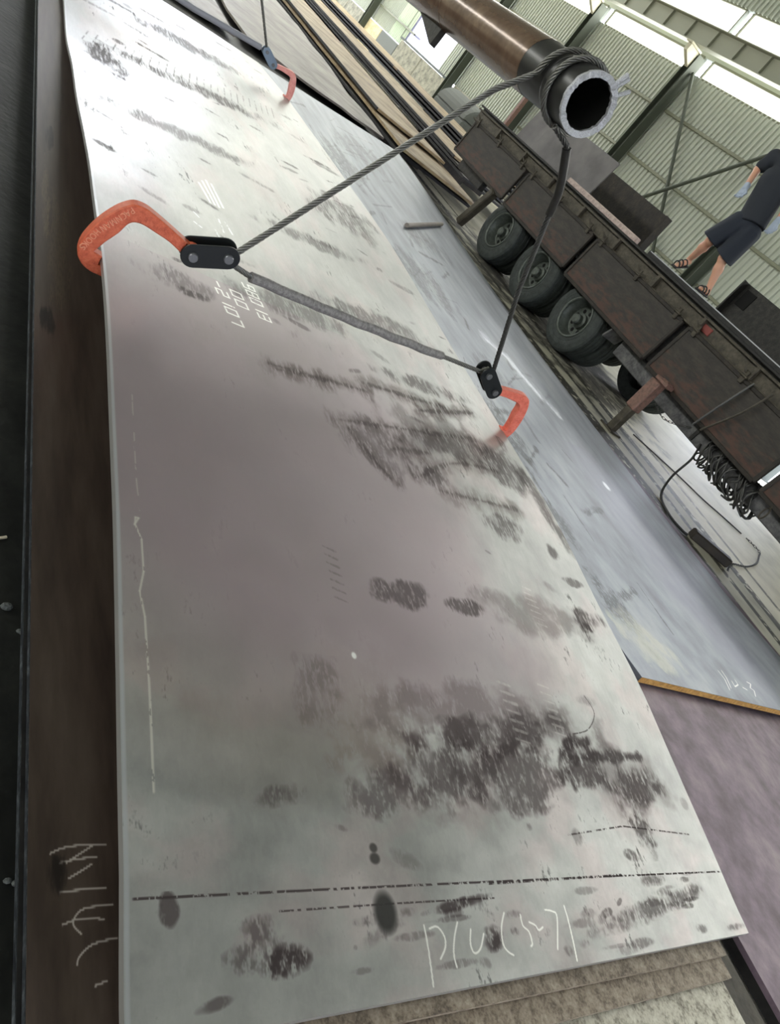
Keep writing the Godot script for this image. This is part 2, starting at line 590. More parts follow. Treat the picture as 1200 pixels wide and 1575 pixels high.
func materials() -> void:
	var bn := noise_bytes(900, 0.05, 512, 512, 5, 10.0)
	var bi := Image.create_from_data(512, 512, false, Image.FORMAT_L8, bn)
	bi.convert(Image.FORMAT_RGBA8)
	bi.bump_map_to_normal_map(2.0)
	bi.generate_mipmaps()
	bump = ImageTexture.create_from_image(bi)
	mats.dark_plate = tri_mat(plain_tex(640, 640, 11, c8(34, 29, 26), c8(54, 46, 40), c8(72, 63, 55), 0.006, 0.12), 2.6, 0.5, 0.35, 0.15)
	mats.black_plate = tri_mat(plain_tex(640, 640, 21, c8(20, 21, 21), c8(33, 35, 34), c8(52, 53, 50), 0.008, 0.25), 1.7, 0.6, 0.3, 0.3)
	mats.purple_plate = tri_mat(plain_tex(1024, 1024, 31, c8(88, 74, 82), c8(122, 106, 120), c8(150, 136, 142), 0.005, 0.3), 2.0, 0.5, 0.5, 0.1)
	mats.far_plate = tri_mat(plain_tex(640, 640, 41, c8(98, 92, 87), c8(136, 128, 122), c8(162, 156, 148), 0.004, 0.25), 3.0, 0.55, 0.4, 0.1)
	mats.tan_plate = tri_mat(plain_tex(1024, 1024, 51, c8(112, 90, 64), c8(164, 142, 108), c8(192, 174, 142), 0.003, 0.15), 3.2, 0.6, 0.15, 0.15)
	mats.mottled_plate = tri_mat(plain_tex(640, 640, 61, c8(104, 97, 86), c8(196, 192, 178), c8(226, 224, 214), 0.02, 0.9), 0.9, 0.55, 0.35, 0.2)
	mats.brown_plate = tri_mat(plain_tex(640, 640, 71, c8(84, 73, 64), c8(150, 137, 122), c8(188, 176, 160), 0.02, 0.8), 0.7, 0.6, 0.3, 0.3)
	mats.lit_edge_steel = tri_mat(plain_tex(512, 512, 81, c8(36, 38, 44), c8(70, 74, 80), c8(140, 146, 152), 0.02, 0.3), 0.6, 0.4, 0.5)  # pale steel standing in for light caught on plate edges
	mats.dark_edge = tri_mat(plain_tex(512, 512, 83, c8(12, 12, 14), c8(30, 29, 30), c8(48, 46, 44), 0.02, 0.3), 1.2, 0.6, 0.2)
	mats.rust_brown = tri_mat(plain_tex(640, 640, 91, c8(28, 25, 23), c8(46, 41, 36), c8(66, 56, 47), 0.01, 0.4), 1.6, 0.65, 0.2, 0.4)
	mats.rail = tri_mat(plain_tex(512, 512, 101, c8(46, 42, 36), c8(70, 65, 55), c8(92, 86, 74), 0.012, 0.4), 1.2, 0.6, 0.25, 0.4)
	mats.rubber = tri_mat(plain_tex(512, 512, 111, c8(36, 39, 39), c8(54, 60, 58), c8(72, 78, 75), 0.015, 0.3), 0.8, 0.75, 0.0, 0.3)
	mats.tread = mat(c8(40, 42, 44), 0.8)
	mats.rim = tri_mat(plain_tex(512, 512, 121, c8(62, 66, 63), c8(88, 94, 89), c8(116, 122, 115), 0.02, 0.3), 0.6, 0.5, 0.4)
	mats.black_hole = mat(c8(8, 8, 8), 0.9)
	mats.chassis = tri_mat(plain_tex(512, 512, 131, c8(58, 58, 60), c8(92, 92, 94), c8(120, 118, 116), 0.012, 0.4), 1.1, 0.6, 0.2, 0.3)
	mats.dark_steel = tri_mat(plain_tex(512, 512, 141, c8(26, 26, 26), c8(44, 43, 41), c8(66, 62, 58), 0.015, 0.3), 0.8, 0.55, 0.4, 0.3)
	mats.pipe = tri_mat(plain_tex(640, 640, 151, c8(84, 64, 50), c8(108, 86, 70), c8(130, 108, 90), 0.012, 0.2), 1.4, 0.2, 0.3, 0.05)
	mats.pipe_end = mat(c8(64, 64, 64), 0.32, 0.7)
	mats.cut_steel = tri_mat(plain_tex(512, 512, 161, c8(110, 112, 116), c8(176, 178, 184), c8(214, 216, 220), 0.05, 0.8), 0.15, 0.5, 0.2, 0.6)
	mats.cut_edge = tri_mat(plain_tex(512, 512, 171, c8(120, 84, 40), c8(190, 142, 74), c8(214, 176, 112), 0.03, 0.5), 0.5, 0.6, 0.1, 0.3)
	mats.hook = tri_mat(plain_tex(512, 512, 181, c8(168, 72, 46), c8(206, 98, 66), c8(218, 122, 90), 0.02, 0.2), 0.3, 0.5, 0.0, 0.2)
	mats.hook_worn = mat(c8(232, 158, 128), 0.5)
	mats.hook_sheen = tri_mat(plain_tex(512, 512, 183, c8(200, 92, 74), c8(228, 116, 96), c8(236, 140, 120), 0.02, 0.2), 0.4, 0.5, 0.0, 0.1)  # the orange paint lightened to stand in for sheen
	mats.hook_haze = tri_mat(plain_tex(512, 512, 185, c8(222, 140, 134), c8(240, 160, 152), c8(246, 180, 170), 0.02, 0.1), 0.5, 0.5, 0.0)  # the orange paint paled to pink to stand in for distant haze
	mats.black_steel = mat(c8(40, 43, 45), 0.35, 0.5)
	mats.blue_steel = mat(c8(130, 146, 166), 0.35, 0.5)
	mats.bolt = mat(c8(120, 122, 126), 0.35, 0.7)
	mats.wire = mat(c8(116, 116, 112), 0.38, 0.65)
	mats.wire_dark = mat(c8(76, 76, 74), 0.45, 0.5)
	mats.sleeve = tri_mat(plain_tex(512, 512, 191, c8(76, 75, 74), c8(128, 125, 125), c8(170, 167, 166), 0.03, 0.5), 0.3, 0.6, 0.1, 0.5)
	mats.sleeve_pale = mat(c8(150, 152, 162), 0.55, 0.1)
	mats.cladding = mat(c8(182, 187, 176), 0.55, 0.05)
	mats.cladding_pale = mat(c8(208, 220, 200), 0.55, 0.0)
	mats.girt = mat(c8(122, 124, 106), 0.6, 0.1)
	mats.column = mat(c8(70, 76, 66), 0.65, 0.1)
	mats.bracket = mat(c8(190, 186, 164), 0.6)
	mats.crane_beam = mat(c8(150, 152, 136), 0.6, 0.1)
	mats.concrete = tri_mat(plain_tex(640, 640, 201, c8(96, 96, 88), c8(140, 138, 124), c8(172, 168, 150), 0.01, 0.4), 2.5, 0.85, 0.0, 0.4)
	mats.plaster = tri_mat(plain_tex(512, 512, 211, c8(180, 164, 124), c8(210, 196, 158), c8(226, 216, 184), 0.01, 0.2), 2.5, 0.85)
	mats.grey_block = mat(c8(104, 108, 104), 0.8)
	mats.roof = mat(c8(120, 124, 116), 0.7)
	mats.ground = mat(c8(150, 150, 144), 0.9)
	mats.lead = tri_mat(plain_tex(512, 512, 251, c8(84, 82, 82), c8(106, 103, 104), c8(124, 121, 120), 0.004, 0.1), 2.5, 0.6, 0.3)
	mats.wood = tri_mat(plain_tex(512, 512, 221, c8(150, 130, 124), c8(190, 172, 166), c8(210, 194, 188), 0.02, 0.4), 0.8, 0.75)
	mats.red_paint = mat(c8(132, 66, 60), 0.7)
	mats.red_leg = tri_mat(plain_tex(512, 512, 231, c8(92, 74, 66), c8(128, 100, 90), c8(150, 108, 98), 0.02, 0.4), 0.6, 0.6, 0.2)
	mats.skin = mat(c8(214, 164, 138), 0.5)
	mats.skin.subsurf_scatter_enabled = true
	mats.skin.subsurf_scatter_strength = 0.2
	mats.lips = mat(c8(176, 108, 96), 0.5)
	mats.shirt = mat(c8(44, 48, 56), 0.9)
	mats.shorts = mat(c8(36, 42, 54), 0.85)
	mats.glove = mat(c8(172, 184, 204), 0.85)
	mats.hair = mat(c8(20, 18, 17), 0.6)
	mats.shoe = mat(c8(34, 34, 38), 0.6)
	mats.eye = mat(c8(30, 24, 20), 0.3)
	mats.hose = mat(c8(28, 28, 27), 0.6)
	mats.butt = mat(c8(206, 196, 176), 0.8)
	mats.stone = tri_mat(plain_tex(512, 512, 241, c8(40, 42, 42), c8(76, 80, 80), c8(130, 134, 134), 0.03, 0.6), 0.1, 0.8, 0.0, 0.6)
	var gl := StandardMaterial3D.new()
	gl.albedo_color = c8(236, 240, 226)
	gl.roughness = 0.5
	gl.emission_enabled = true
	gl.emission = Color(1.0, 1.0, 0.97)
	gl.emission_energy_multiplier = PANE_GLOW
	mats.pane = gl

func add_area(called: String, at: Vector3, size: Vector2, facing: Vector3, energy: float, col := Color(1, 1, 0.98)) -> void:
	var l := AreaLight3D.new()
	l.name = called
	l.area_size = size
	l.area_normalize_energy = false
	l.light_energy = energy
	l.light_color = col
	l.shadow_enabled = true
	l.area_range = 60.0
	l.area_attenuation = 2.0
	add_child(l, true)
	l.position = at
	l.basis = Basis.looking_at(facing, Vector3.UP if absf(facing.y) < 0.9 else Vector3.FORWARD)

# ------------------------------------------------------------------ the hall
func box_struct(called: String, lo: Vector3, hi: Vector3, m: Material) -> MeshInstance3D:
	var b := Mb.new()
	b.box((lo + hi) / 2, hi - lo)
	return struct(called, b, m)

func hall() -> void:
	var zn := 14.0
	var zf := -62.0
	var xl := -14.0
	var top := 11.0
	# floor: concrete with dark wheel tracks along the trailer
	var ft := plain_tex(1024, 1024, 301, c8(150, 146, 130), c8(196, 192, 174), c8(214, 210, 192), 0.006, 0.2)
	ft.map = func(x: float, z: float) -> Vector2: return Vector2((x - 2.0) * 64.0, -z * 64.0)
	for k in [[6.5, 1.0, 0.7], [7.35, 0.14, 0.55], [7.8, 0.22, 0.6], [8.35, 0.12, 0.35], [5.7, 0.6, 0.7]]:
		ft.line([k[0], 0.0, k[0] + 0.1, -5.0, k[0] - 0.05, -9.0, k[0], -16.0], k[1], c8(58, 56, 48), k[2], 0.3)
	ft.blot(8.3, -9.2, 1.8, 3.6, c8(60, 57, 52), 0.75, 0.38)  # shadow under the trailer, painted into the floor colour
	ft.blot(6.2, -7.0, 0.9, 6.0, c8(64, 60, 52), 0.7, 0.4)
	var fm := mat(Color.WHITE, 0.66, 0.0, 0.45)
	fm.albedo_texture = ft.texture()
	var fb := Mb.new()
	var uv := func(x: float, z: float) -> Vector2: return Vector2((x - 2.0) / 16.0, -z / 16.0)
	fb.quad_uv([Vector3(xl, 0, zn), Vector3(WALL_X, 0, zn), Vector3(WALL_X, 0, zf), Vector3(xl, 0, zf)], [uv.call(xl, zn), uv.call(WALL_X, zn), uv.call(WALL_X, zf), uv.call(xl, zf)])
	fb.box(Vector3((xl + WALL_X) / 2, -0.11, (zn + zf) / 2), Vector3(WALL_X - xl, 0.2, zn - zf))
	struct("floor", fb, fm)
	box_struct("ground", Vector3(-90, -0.4, -160), Vector3(110, -0.25, 60), mats.ground)
	box_struct("ceiling", Vector3(xl - 0.3, top, zf - 0.3), Vector3(WALL_X + 0.3, top + 0.3, zn + 0.3), mats.roof)
	var near := box_struct("wall_near", Vector3(xl - 0.3, -0.2, zn), Vector3(-2, top, zn + 0.3), mats.cladding)
	for q in [[Vector3(4, -0.2, zn), Vector3(WALL_X + 0.3, top, zn + 0.3)], [Vector3(-2, 4.6, zn), Vector3(4, top, zn + 0.3)]]:
		var b := Mb.new()
		b.box((q[0] + q[1]) / 2, q[1] - q[0])
		obj("gable_panel", b, mats.cladding, near)
	# far gable with a wide doorway open to the daylight
	var far := box_struct("wall_far", Vector3(xl - 0.3, -0.2, zf - 0.3), Vector3(1, top, zf), mats.cladding)
	for q in [[Vector3(15, -0.2, zf - 0.3), Vector3(WALL_X + 0.3, top, zf)], [Vector3(1, 8.5, zf - 0.3), Vector3(15, top, zf)]]:
		var b := Mb.new()
		b.box((q[0] + q[1]) / 2, q[1] - q[0])
		obj("gable_panel", b, mats.cladding, far)
	# left wall with one long band of windows
	var lw := box_struct("wall_left", Vector3(xl - 0.3, -0.2, zf), Vector3(xl, 6.4, zn), mats.cladding)
	var lb := Mb.new()
	lb.box(Vector3(xl - 0.15, (8.4 + top) / 2, (zn + zf) / 2), Vector3(0.3, top - 8.4, zn - zf))
	obj("upper_cladding", lb, mats.cladding, lw)
	window_band(1, Vector3(xl - 0.1, 7.4, (zn + zf) / 2), Vector2(zn - zf, 2.0), Vector3.RIGHT, PANE_LIGHT * 0.8)
	# right wall: dado, corrugated sheets, girts
	var door_a := -7.6
	var door_b := -12.4
	var win_a := -34.75
	var win_b := -40.9
	var wall := box_struct("wall_right", Vector3(WALL_X + 0.08, 1.75, win_a), Vector3(WALL_X + 0.25, 6.4, door_b), mats.cladding)
	for q in [[Vector3(WALL_X + 0.08, 3.4, win_b), Vector3(WALL_X + 0.25, 6.4, win_a)], [Vector3(WALL_X + 0.08, 1.4, zf), Vector3(WALL_X + 0.25, 6.4, win_b)], [Vector3(WALL_X + 0.08, 3.6, door_b), Vector3(WALL_X + 0.25, 6.4, zn)], [Vector3(WALL_X + 0.08, 0.0, door_a), Vector3(WALL_X + 0.25, 3.6, zn)], [Vector3(WALL_X + 0.08, 6.95, zf), Vector3(WALL_X + 0.25, 7.7, zn)], [Vector3(WALL_X + 0.08, 8.5, zf), Vector3(WALL_X + 0.25, top, zn)]]:
		var b := Mb.new()
		b.box((q[0] + q[1]) / 2, q[1] - q[0])
		obj("backing_sheet", b, mats.cladding, wall)
	var rib := func(ylo: float, yhi: float) -> ArrayMesh:      # one sheet one metre wide with five raised ribs, its foot at y = 0
		var b := Mb.new()
		var prof: Array = []
		for k in 5:
			var z := 0.5 - k * 0.2
			prof.append_array([Vector2(0, z), Vector2(0, z - 0.13), Vector2(-0.055, z - 0.145), Vector2(-0.055, z - 0.185)])
		prof.append(Vector2(0, -0.5))
		for i in prof.size() - 1:
			b.quad(Vector3(prof[i].x, ylo, prof[i].y), Vector3(prof[i].x, yhi, prof[i].y), Vector3(prof[i + 1].x, yhi, prof[i + 1].y), Vector3(prof[i + 1].x, ylo, prof[i + 1].y))
			b.quad(Vector3(0.02, ylo, prof[i].y), Vector3(0.02, ylo, prof[i + 1].y), Vector3(prof[i + 1].x, ylo, prof[i + 1].y), Vector3(prof[i].x, ylo, prof[i].y))
		return b.done()
	var low: ArrayMesh = rib.call(1.7, 6.42)
	var high: ArrayMesh = rib.call(8.5, 10.9)
	var mid: ArrayMesh = rib.call(3.35, 6.42)
	var tall: ArrayMesh = rib.call(1.35, 6.42)
	var over: ArrayMesh = rib.call(3.65, 6.42)
	var full: ArrayMesh = rib.call(0.03, 6.42)
	for k in range(-26, 49):
		var z := -13.0 - k
		var pale: bool = z < -40.5 and z > -43.0
		var m: ArrayMesh = mid if z < win_a - 0.3 and z > win_b + 0.3 else (tall if z < win_b else (low if z < door_b else (over if z < door_a - 0.4 else full)))
		var o := obj("cladding_sheet", m, mats.cladding_pale if pale else mats.cladding, wall)
		o.position = Vector3(WALL_X + 0.06, 0, z)
		var u := obj("upper_sheet", high, mats.cladding, wall)
		u.position = Vector3(WALL_X + 0.06, 0, z)
	for y in [2.13, 3.66, 5.19]:
		for s in 7:
			if y < 3.0 and (s == 3 or s == 4):
				continue
			var b := Mb.new()
			b.bar(Vector3(WALL_X - 0.06, y, -9.55 - 6.0 * s), Vector3(WALL_X - 0.06, y, -15.25 - 6.0 * s), 0.07, 0.09, Vector3.UP, 0.01)
			obj("girt", b, mats.girt, wall)
	# concrete dado in blocks
	var spans := [[-12.4, -15.2], [-15.6, -21.2], [-21.6, -27.1], [-27.5, -33.1], [-33.5, -37.2], [-37.25, -40.3], [-40.35, -43.0], [-43.05, -46.0], [-46.05, -49.4], [-49.45, -54.0], [-54.05, -62.0]]
	for i in spans.size():
		var b := Mb.new()
		var hgt := 1.72 if i < 4 else 1.6 if i < 6 else 1.32
		b.box(Vector3(WALL_X + 0.0, hgt / 2, (spans[i][0] + spans[i][1]) / 2), Vector3(0.3, hgt, spans[i][0] - spans[i][1]), Basis.IDENTITY, 0.03)
		var mm: Material = mats.concrete
		if i == 7 or i == 8:
			mm = mats.plaster if i == 7 else mats.concrete
		if i == 6 or i == 5:
			mm = mats.grey_block if i == 6 else mats.concrete
		obj("dado_block", b, mm, wall)
	# the window low in the wall, open to the sky, with its frame
	var wf := Mb.new()
	for q in [[Vector3(WALL_X + 0.1, 1.66, (win_a + win_b) / 2), Vector3(0.2, 0.1, win_a - win_b)], [Vector3(WALL_X + 0.1, 3.38, (win_a + win_b) / 2), Vector3(0.2, 0.08, win_a - win_b)], [Vector3(WALL_X + 0.1, 2.5, win_a), Vector3(0.2, 1.8, 0.08)], [Vector3(WALL_X + 0.1, 2.5, win_b), Vector3(0.2, 1.8, 0.08)]]:
		wf.box(q[0], q[1], Basis.IDENTITY, 0.01)
	var w2 := struct("window_2", wf, mats.column)
	var gp := StandardMaterial3D.new()
	gp.transparency = BaseMaterial3D.TRANSPARENCY_ALPHA
	gp.albedo_color = Color(0.5, 0.5, 0.66, 0.84)
	gp.roughness = 0.05
	var gb := Mb.new()
	gb.box(Vector3(WALL_X + 0.12, 2.52, (win_a + win_b) / 2), Vector3(0.01, 1.66, win_a - win_b - 0.06))
	obj("pane", gb, gp, w2)
	# clerestory: a low band and a high band of glowing translucent panels in each bay
	var n := 3
	for s in range(-3, 9):
		var zc := -12.4 - 6.0 * s
		window_band(n, Vector3(WALL_X + 0.12, 6.68, zc), Vector2(5.5, 0.5), Vector3.LEFT, PANE_LIGHT * 1.55)
		window_band(n + 1, Vector3(WALL_X + 0.12, 8.1, zc), Vector2(5.6, 0.75), Vector3.LEFT, PANE_LIGHT * 1.55)
		n += 2
	# unseen translucent roof strips, added to brighten the sheen on the big plate
	for x in [5.0, 7.5, 10.0, 12.5, 15.0]:
		var fr := Mb.new()
		for sg in [-1.0, 1.0]:
			fr.box(Vector3(x + sg * 0.64, top - 0.03, -45.0), Vector3(0.06, 0.06, 30.0))
		var rw := struct("window_%d" % n, fr, mats.girt)
		n += 1
		for k in 6:
			var b := Mb.new()
			b.box(Vector3(x, top - 0.03, -32.5 - 5.0 * k), Vector3(1.2, 0.03, 4.95))
			obj("pane", b, mats.pane, rw)
		add_area("added_roof_light", Vector3(x, top - 0.08, -45.0), Vector2(1.2, 30.0), Vector3.DOWN, PANE_LIGHT * 0.45)
	# columns with crane brackets
	for s in range(-2, 8):
		if s == 5:      # the low window takes this one's place
			continue
		var z := -9.4 - 6.0 * s
		var c := thing("steel_column", COL_LABELS.get(s, "dark green steel column of the right wall out beyond the picture"), "column", Vector3(WALL_X - 0.3, 0, z), "wall columns")
		var b := Mb.new()
		b.box(Vector3(0, 3.4, 0.14), Vector3(0.34, 6.8, 0.025), Basis.IDENTITY, 0.004)
		b.box(Vector3(0, 3.4, -0.14), Vector3(0.34, 6.8, 0.025), Basis.IDENTITY, 0.004)
		b.box(Vector3(0, 3.4, 0), Vector3(0.02, 6.8, 0.27))
		b.box(Vector3(-0.17, 0.02, 0), Vector3(0.7, 0.04, 0.5))
		obj("shaft", b, mats.column, c)
		var k := Mb.new()
		k.prism(PackedVector2Array([Vector2(-0.17, 6.35), Vector2(-0.62, 6.6), Vector2(-0.62, 6.8), Vector2(-0.17, 6.8)]), 0.18, 0.01, Transform3D.IDENTITY)
		obj("bracket", k, mats.bracket, c)
		var p := Mb.new()
		p.box(Vector3(-0.42, 6.83, 0), Vector3(0.55, 0.06, 0.3), Basis.IDENTITY, 0.01)
		obj("cap_plate", p, mats.bracket, c)
	# crane runway beam
	var rb := thing("crane_runway_beam", "long pale crane runway beam between the two bright window bands", "beam", Vector3(WALL_X - 0.75, 6.86, 0))
	var bb := Mb.new()
	bb.bar(Vector3(0, 0.03, 8), Vector3(0, 0.03, -61), 0.3, 0.03)
	bb.bar(Vector3(0, 0.57, 8), Vector3(0, 0.57, -61), 0.34, 0.03)
	bb.bar(Vector3(0, 0.3, 8), Vector3(0, 0.3, -61), 0.02, 0.54)
	obj("i_section", bb, mats.crane_beam, rb)
	for k in 40:
		var b := Mb.new()
		b.box(Vector3(-0.05, 0.3, 2.0 - k * 1.2), Vector3(0.08, 0.5, 0.012))
		obj("stiffener", b, mats.crane_beam, rb)
	# braces
	var br := [[Vector3(WALL_X - 0.24, 6.35, -21.2), Vector3(WALL_X - 0.24, 0.3, -15.62), "slim diagonal wall brace dropping from the column bracket towards the worker"], [Vector3(WALL_X - 0.42, 0.6, -21.2), Vector3(WALL_X - 0.42, 6.3, -15.62), "slim diagonal wall brace rising behind the worker, crossing the other"]]
	for q in br:
		var b := Mb.new()
		b.tube([q[0], q[1]], 0.055, 8)
		tag(obj("diagonal_brace", b, mats.column), q[2], "brace")

const COL_LABELS := {1: "dark steel wall column just behind the worker's raised arm", 2: "tall dark steel column whose bracket meets the slim braces", 3: "dark steel wall column behind the open end of the spreader pipe", 4: "dark steel wall column right beside the low bright window", 0: "dark green steel column of the right wall out beyond the picture"}

func window_band(n: int, at: Vector3, size: Vector2, facing: Vector3, energy: float) -> void:
	var f := Mb.new()
	for sg in [-1.0, 1.0]:
		f.box(at + Vector3(0, sg * (size.y / 2 + 0.02), 0), Vector3(0.14, 0.06, size.x))
		f.box(at + Vector3(0, 0, sg * (size.x / 2 + 0.02)), Vector3(0.14, size.y, 0.06))
	var w := struct("window_%d" % n, f, mats.girt)
	var k := maxi(1, int(size.x / 2.8))
	for i in k:
		var b := Mb.new()
		b.box(at + Vector3(0, 0, size.x * ((i + 0.5) / k - 0.5)), Vector3(0.03, size.y, size.x / k - 0.03))
		obj("pane", b, mats.pane, w)
	add_area("window_light", at + facing * 0.1, Vector2(size.x, size.y), facing, energy)

# ------------------------------------------------------------------ plates
# noise drawn out along the rolling direction
func stretched(seed_: int, f: float, w: int, h: int, by: int) -> PackedByteArray:
	var s := Image.create_from_data(w, h / by, false, Image.FORMAT_L8, noise_bytes(seed_, f, w, h / by, 4, 12.0))
	s.resize(w, h, Image.INTERPOLATE_CUBIC)
	return s.get_data()

func main_texture() -> Array:
	var w := 1024
	var h := 2048
	var t := Tex.new()
	t.w = w
	t.h = h
	var a := noise_bytes(501, 0.0035, w, h, 5, 60.0)
	var b := noise_bytes(502, 0.012, w, h, 4, 30.0)
	var e := noise_bytes(503, 0.006, w, h, 4, 40.0)
	t.grain = stretched(504, 0.11, w, h, 3)
	t.wob = noise_bytes(505, 0.014, w, h, 4, 0.0)
	t.d = PackedByteArray()
	t.d.resize(w * h * 3)
	var rough := PackedByteArray()
	rough.resize(w * h)
	for i in w * h:
		var va := a[i] / 255.0
		var vb := b[i] / 255.0
		var ve := e[i] / 255.0
		var g := t.grain[i] / 255.0
		var v := 1.05 + (va - 0.5) * 0.3 + (vb - 0.5) * 0.16 + (g - 0.5) * 0.06
		var dark := smoothstep(0.66, 0.84, vb * 0.5 + g * 0.5) * smoothstep(0.42, 0.62, va)
		v *= 1.0 - 0.42 * dark
		var warm := smoothstep(0.45, 0.8, ve)
		t.d[i * 3] = int(clampf(v * (160.0 + 4.0 * warm), 0, 255))
		t.d[i * 3 + 1] = int(clampf(v * (161.0 - 3.0 * warm), 0, 255))
		t.d[i * 3 + 2] = int(clampf(v * (159.0 - 2.0 * warm), 0, 255))
		rough[i] = int(255.0 * clampf(0.37 + (va - 0.5) * 0.06 + (vb - 0.5) * 0.06 + dark * 0.15, 0.25, 0.75))
	t.rough = rough
	t.map = func(x: float, z: float) -> Vector2: return Vector2((x - PX0) / (PX1 - PX0) * w, plate_v(z) * h)
	return [t]

const Z_NEAR := -0.262
func plate_v(z: float) -> float:      # finer towards the end with the writing on it
	return log(1.0 + maxf(Z_NEAR - z, -0.2) / 1.5) / log(1.0 + 8.9 / 1.5)

func plates() -> void:
	# 1. the big lifted plate
	var tr := main_texture()
	var t: Tex = tr[0]
	var ink := c8(58, 49, 50)
	var brown := c8(124, 110, 92)
	for q in [[0.95, -1.1, 0.5, 0.5, c8(156, 144, 136), 0.4, 0.0], [1.24, -0.88, 0.22, 0.2, c8(124, 112, 100), 0.35, 0.4], [1.7, -1.1, 0.5, 0.3, c8(156, 142, 148), 0.5, 0.0], [1.2, -1.75, 0.95, 1.0, c8(164, 150, 156), 0.85, 0.0], [1.3, -2.4, 0.6, 0.3, c8(150, 142, 140), 0.3, 0.4]]:
		t.blot(q[0], q[1], q[2], q[3], q[4], q[5], q[6])
	for q in [[1.74, -0.88, 0.6, 0.12, 0.42], [1.55, -0.72, 0.5, 0.14, 0.3], [2.3, -0.72, 0.35, 0.12, 0.35], [2.1, -2.2, 0.5, 0.2, 0.3], [2.2, -1.3, 0.4, 0.1, 0.35]]:
		t.blot(q[0], q[1], q[2], q[3], c8(94, 80, 82), q[4], 0.36)
	for s in [[1.50, -2.01, 1.55, -1.91, 1.63, -1.80], [1.47, -2.05, 1.91, -2.17, 2.38, -2.29], [1.78, -1.85, 2.08, -2.03, 2.38, -2.09], [1.70, -1.98, 1.93, -2.04], [2.03, -2.35, 2.52, -2.54], [1.48, -2.29, 1.23, -2.23], [1.71, -2.39, 2.25, -2.47], [1.91, -1.82, 2.40, -1.86], [1.2, -2.25, 1.69, -2.33]]:
		t.smear(curve(s), 0.14, c8(104, 92, 90), 0.4, 0.44)
		t.smear(curve(s), 0.04, ink, 0.4, 0.52)
	for s in [[1.98, -0.76, 2.05, -0.82, 2.19, -0.84], [2.00, -0.74, 2.02, -0.69], [2.06, -0.78, 2.48, -0.80]]:
		t.smear(curve(s), 0.05, ink, 0.75, 0.4)
	# smears and mill scale, x, z, reach in x and z, strength, how broken
	for q in [[1.72, -0.84, 0.42, 0.07, 0.62, 0.42], [1.26, -0.67, 0.18, 0.07, 0.5, 0.52], [1.5, -0.72, 0.24, 0.1, 0.5, 0.5], [1.75, -0.72, 0.3, 0.12, 0.5, 0.5], [2.1, -0.75, 0.16, 0.1, 0.62, 0.5], [2.38, -0.7, 0.22, 0.07, 0.6, 0.52], [2.3, -0.56, 0.07, 0.08, 0.62, 0.52], [0.91, -0.36, 0.06, 0.035, 0.95, 0.5], [0.86, -0.385, 0.08, 0.05, 0.6, 0.56], [1.475, -0.346, 0.045, 0.03, 0.9, 0.42], [1.375, -0.418, 0.14, 0.014, 0.85, 0.45], [0.688, -0.455, 0.018, 0.03, 0.7, 0.3], [1.5, -1.27, 0.16, 0.06, 0.6, 0.5], [1.78, -1.27, 0.11, 0.04, 0.6, 0.5], [2.13, -2.14, 0.4, 0.1, 0.35, 0.5], [1.86, -1.88, 0.13, 0.08, 0.45, 0.5], [2.5, -2.12, 0.2, 0.16, 0.5, 0.5], [2.57, -1.34, 0.13, 0.06, 0.6, 0.5], [1.62, -1.95, 0.18, 0.22, 0.28, 0.54], [2.24, -1.72, 0.14, 0.08, 0.5, 0.55], [0.76, -0.304, 0.04, 0.012, 0.6, 0.35], [2.55, -1.66, 0.05, 0.05, 0.5, 0.45], [0.95, -0.66, 0.08, 0.03, 0.5, 0.55], [2.2, -0.36, 0.45, 0.03, 0.5, 0.53], [1.1, -0.9, 0.1, 0.12, 0.3, 0.5], [2.35, -4.5, 0.35, 0.35, 0.4, 0.56], [1.46, -2.8, 0.45, 0.12, 0.35, 0.5], [0.84, -5.5, 0.12, 0.35, 0.7, 0.5], [1.5, -5.95, 0.8, 0.15, 0.55, 0.54], [2.1, -3.1, 0.5, 0.12, 0.4, 0.52], [1.9, -3.8, 0.5, 0.1, 0.35, 0.52], [1.2, -4.6, 0.5, 0.12, 0.35, 0.52], [1.6, -7.2, 0.6, 0.2, 0.45, 0.52], [2.2, -2.6, 0.4, 0.08, 0.45, 0.5], [2.66, -2.0, 0.06, 0.4, 0.5, 0.45], [0.9, -2.6, 0.2, 0.1, 0.3, 0.52]]:
		t.blot(q[0], q[1], q[2], q[3], ink, q[4], q[5], 0.12)
	var rs := RandomNumberGenerator.new()
	rs.seed = 41
	for k in 110:
		var z: float = -0.3 - pow(rs.randf(), 1.6) * 8.0
		var x := rs.randf_range(0.66, 2.68)
		if x < 1.75 and z < -0.9 and z > -2.4:
			continue
		var s := rs.randf_range(0.005, 0.022) * (1.0 - z * 0.25)
		t.blot(x, z, s * rs.randf_range(1.0, 4.0), s, ink, rs.randf_range(0.15, 0.5), 0.5, rs.randf_range(-0.5, 0.5))
	for k in 36:      # scaly patches over the near end, denser to the right
		var z := rs.randf_range(-0.44, -0.27)
		var x := 0.7 + sqrt(rs.randf()) * 1.95
		t.blot(x, z, rs.randf_range(0.02, 0.09), rs.randf_range(0.006, 0.016), ink, rs.randf_range(0.2, 0.45), 0.52)
	# rolled-in scratches across the near end, the seam and the oil spots
	t.line([0.626, -0.476, 1.121, -0.467, 2.71, -0.436], 0.006, ink, 0.75, 0.38)
	t.line([0.907, -0.437, 1.2, -0.432, 1.513, -0.424], 0.005, ink, 0.7, 0.42)
	t.line([1.5, -0.456, 2.1, -0.45], 0.008, ink, 0.6, 0.5)
	t.line([1.9, -0.56, 2.2, -0.58, 2.6, -0.55], 0.006, ink, 0.55, 0.42)
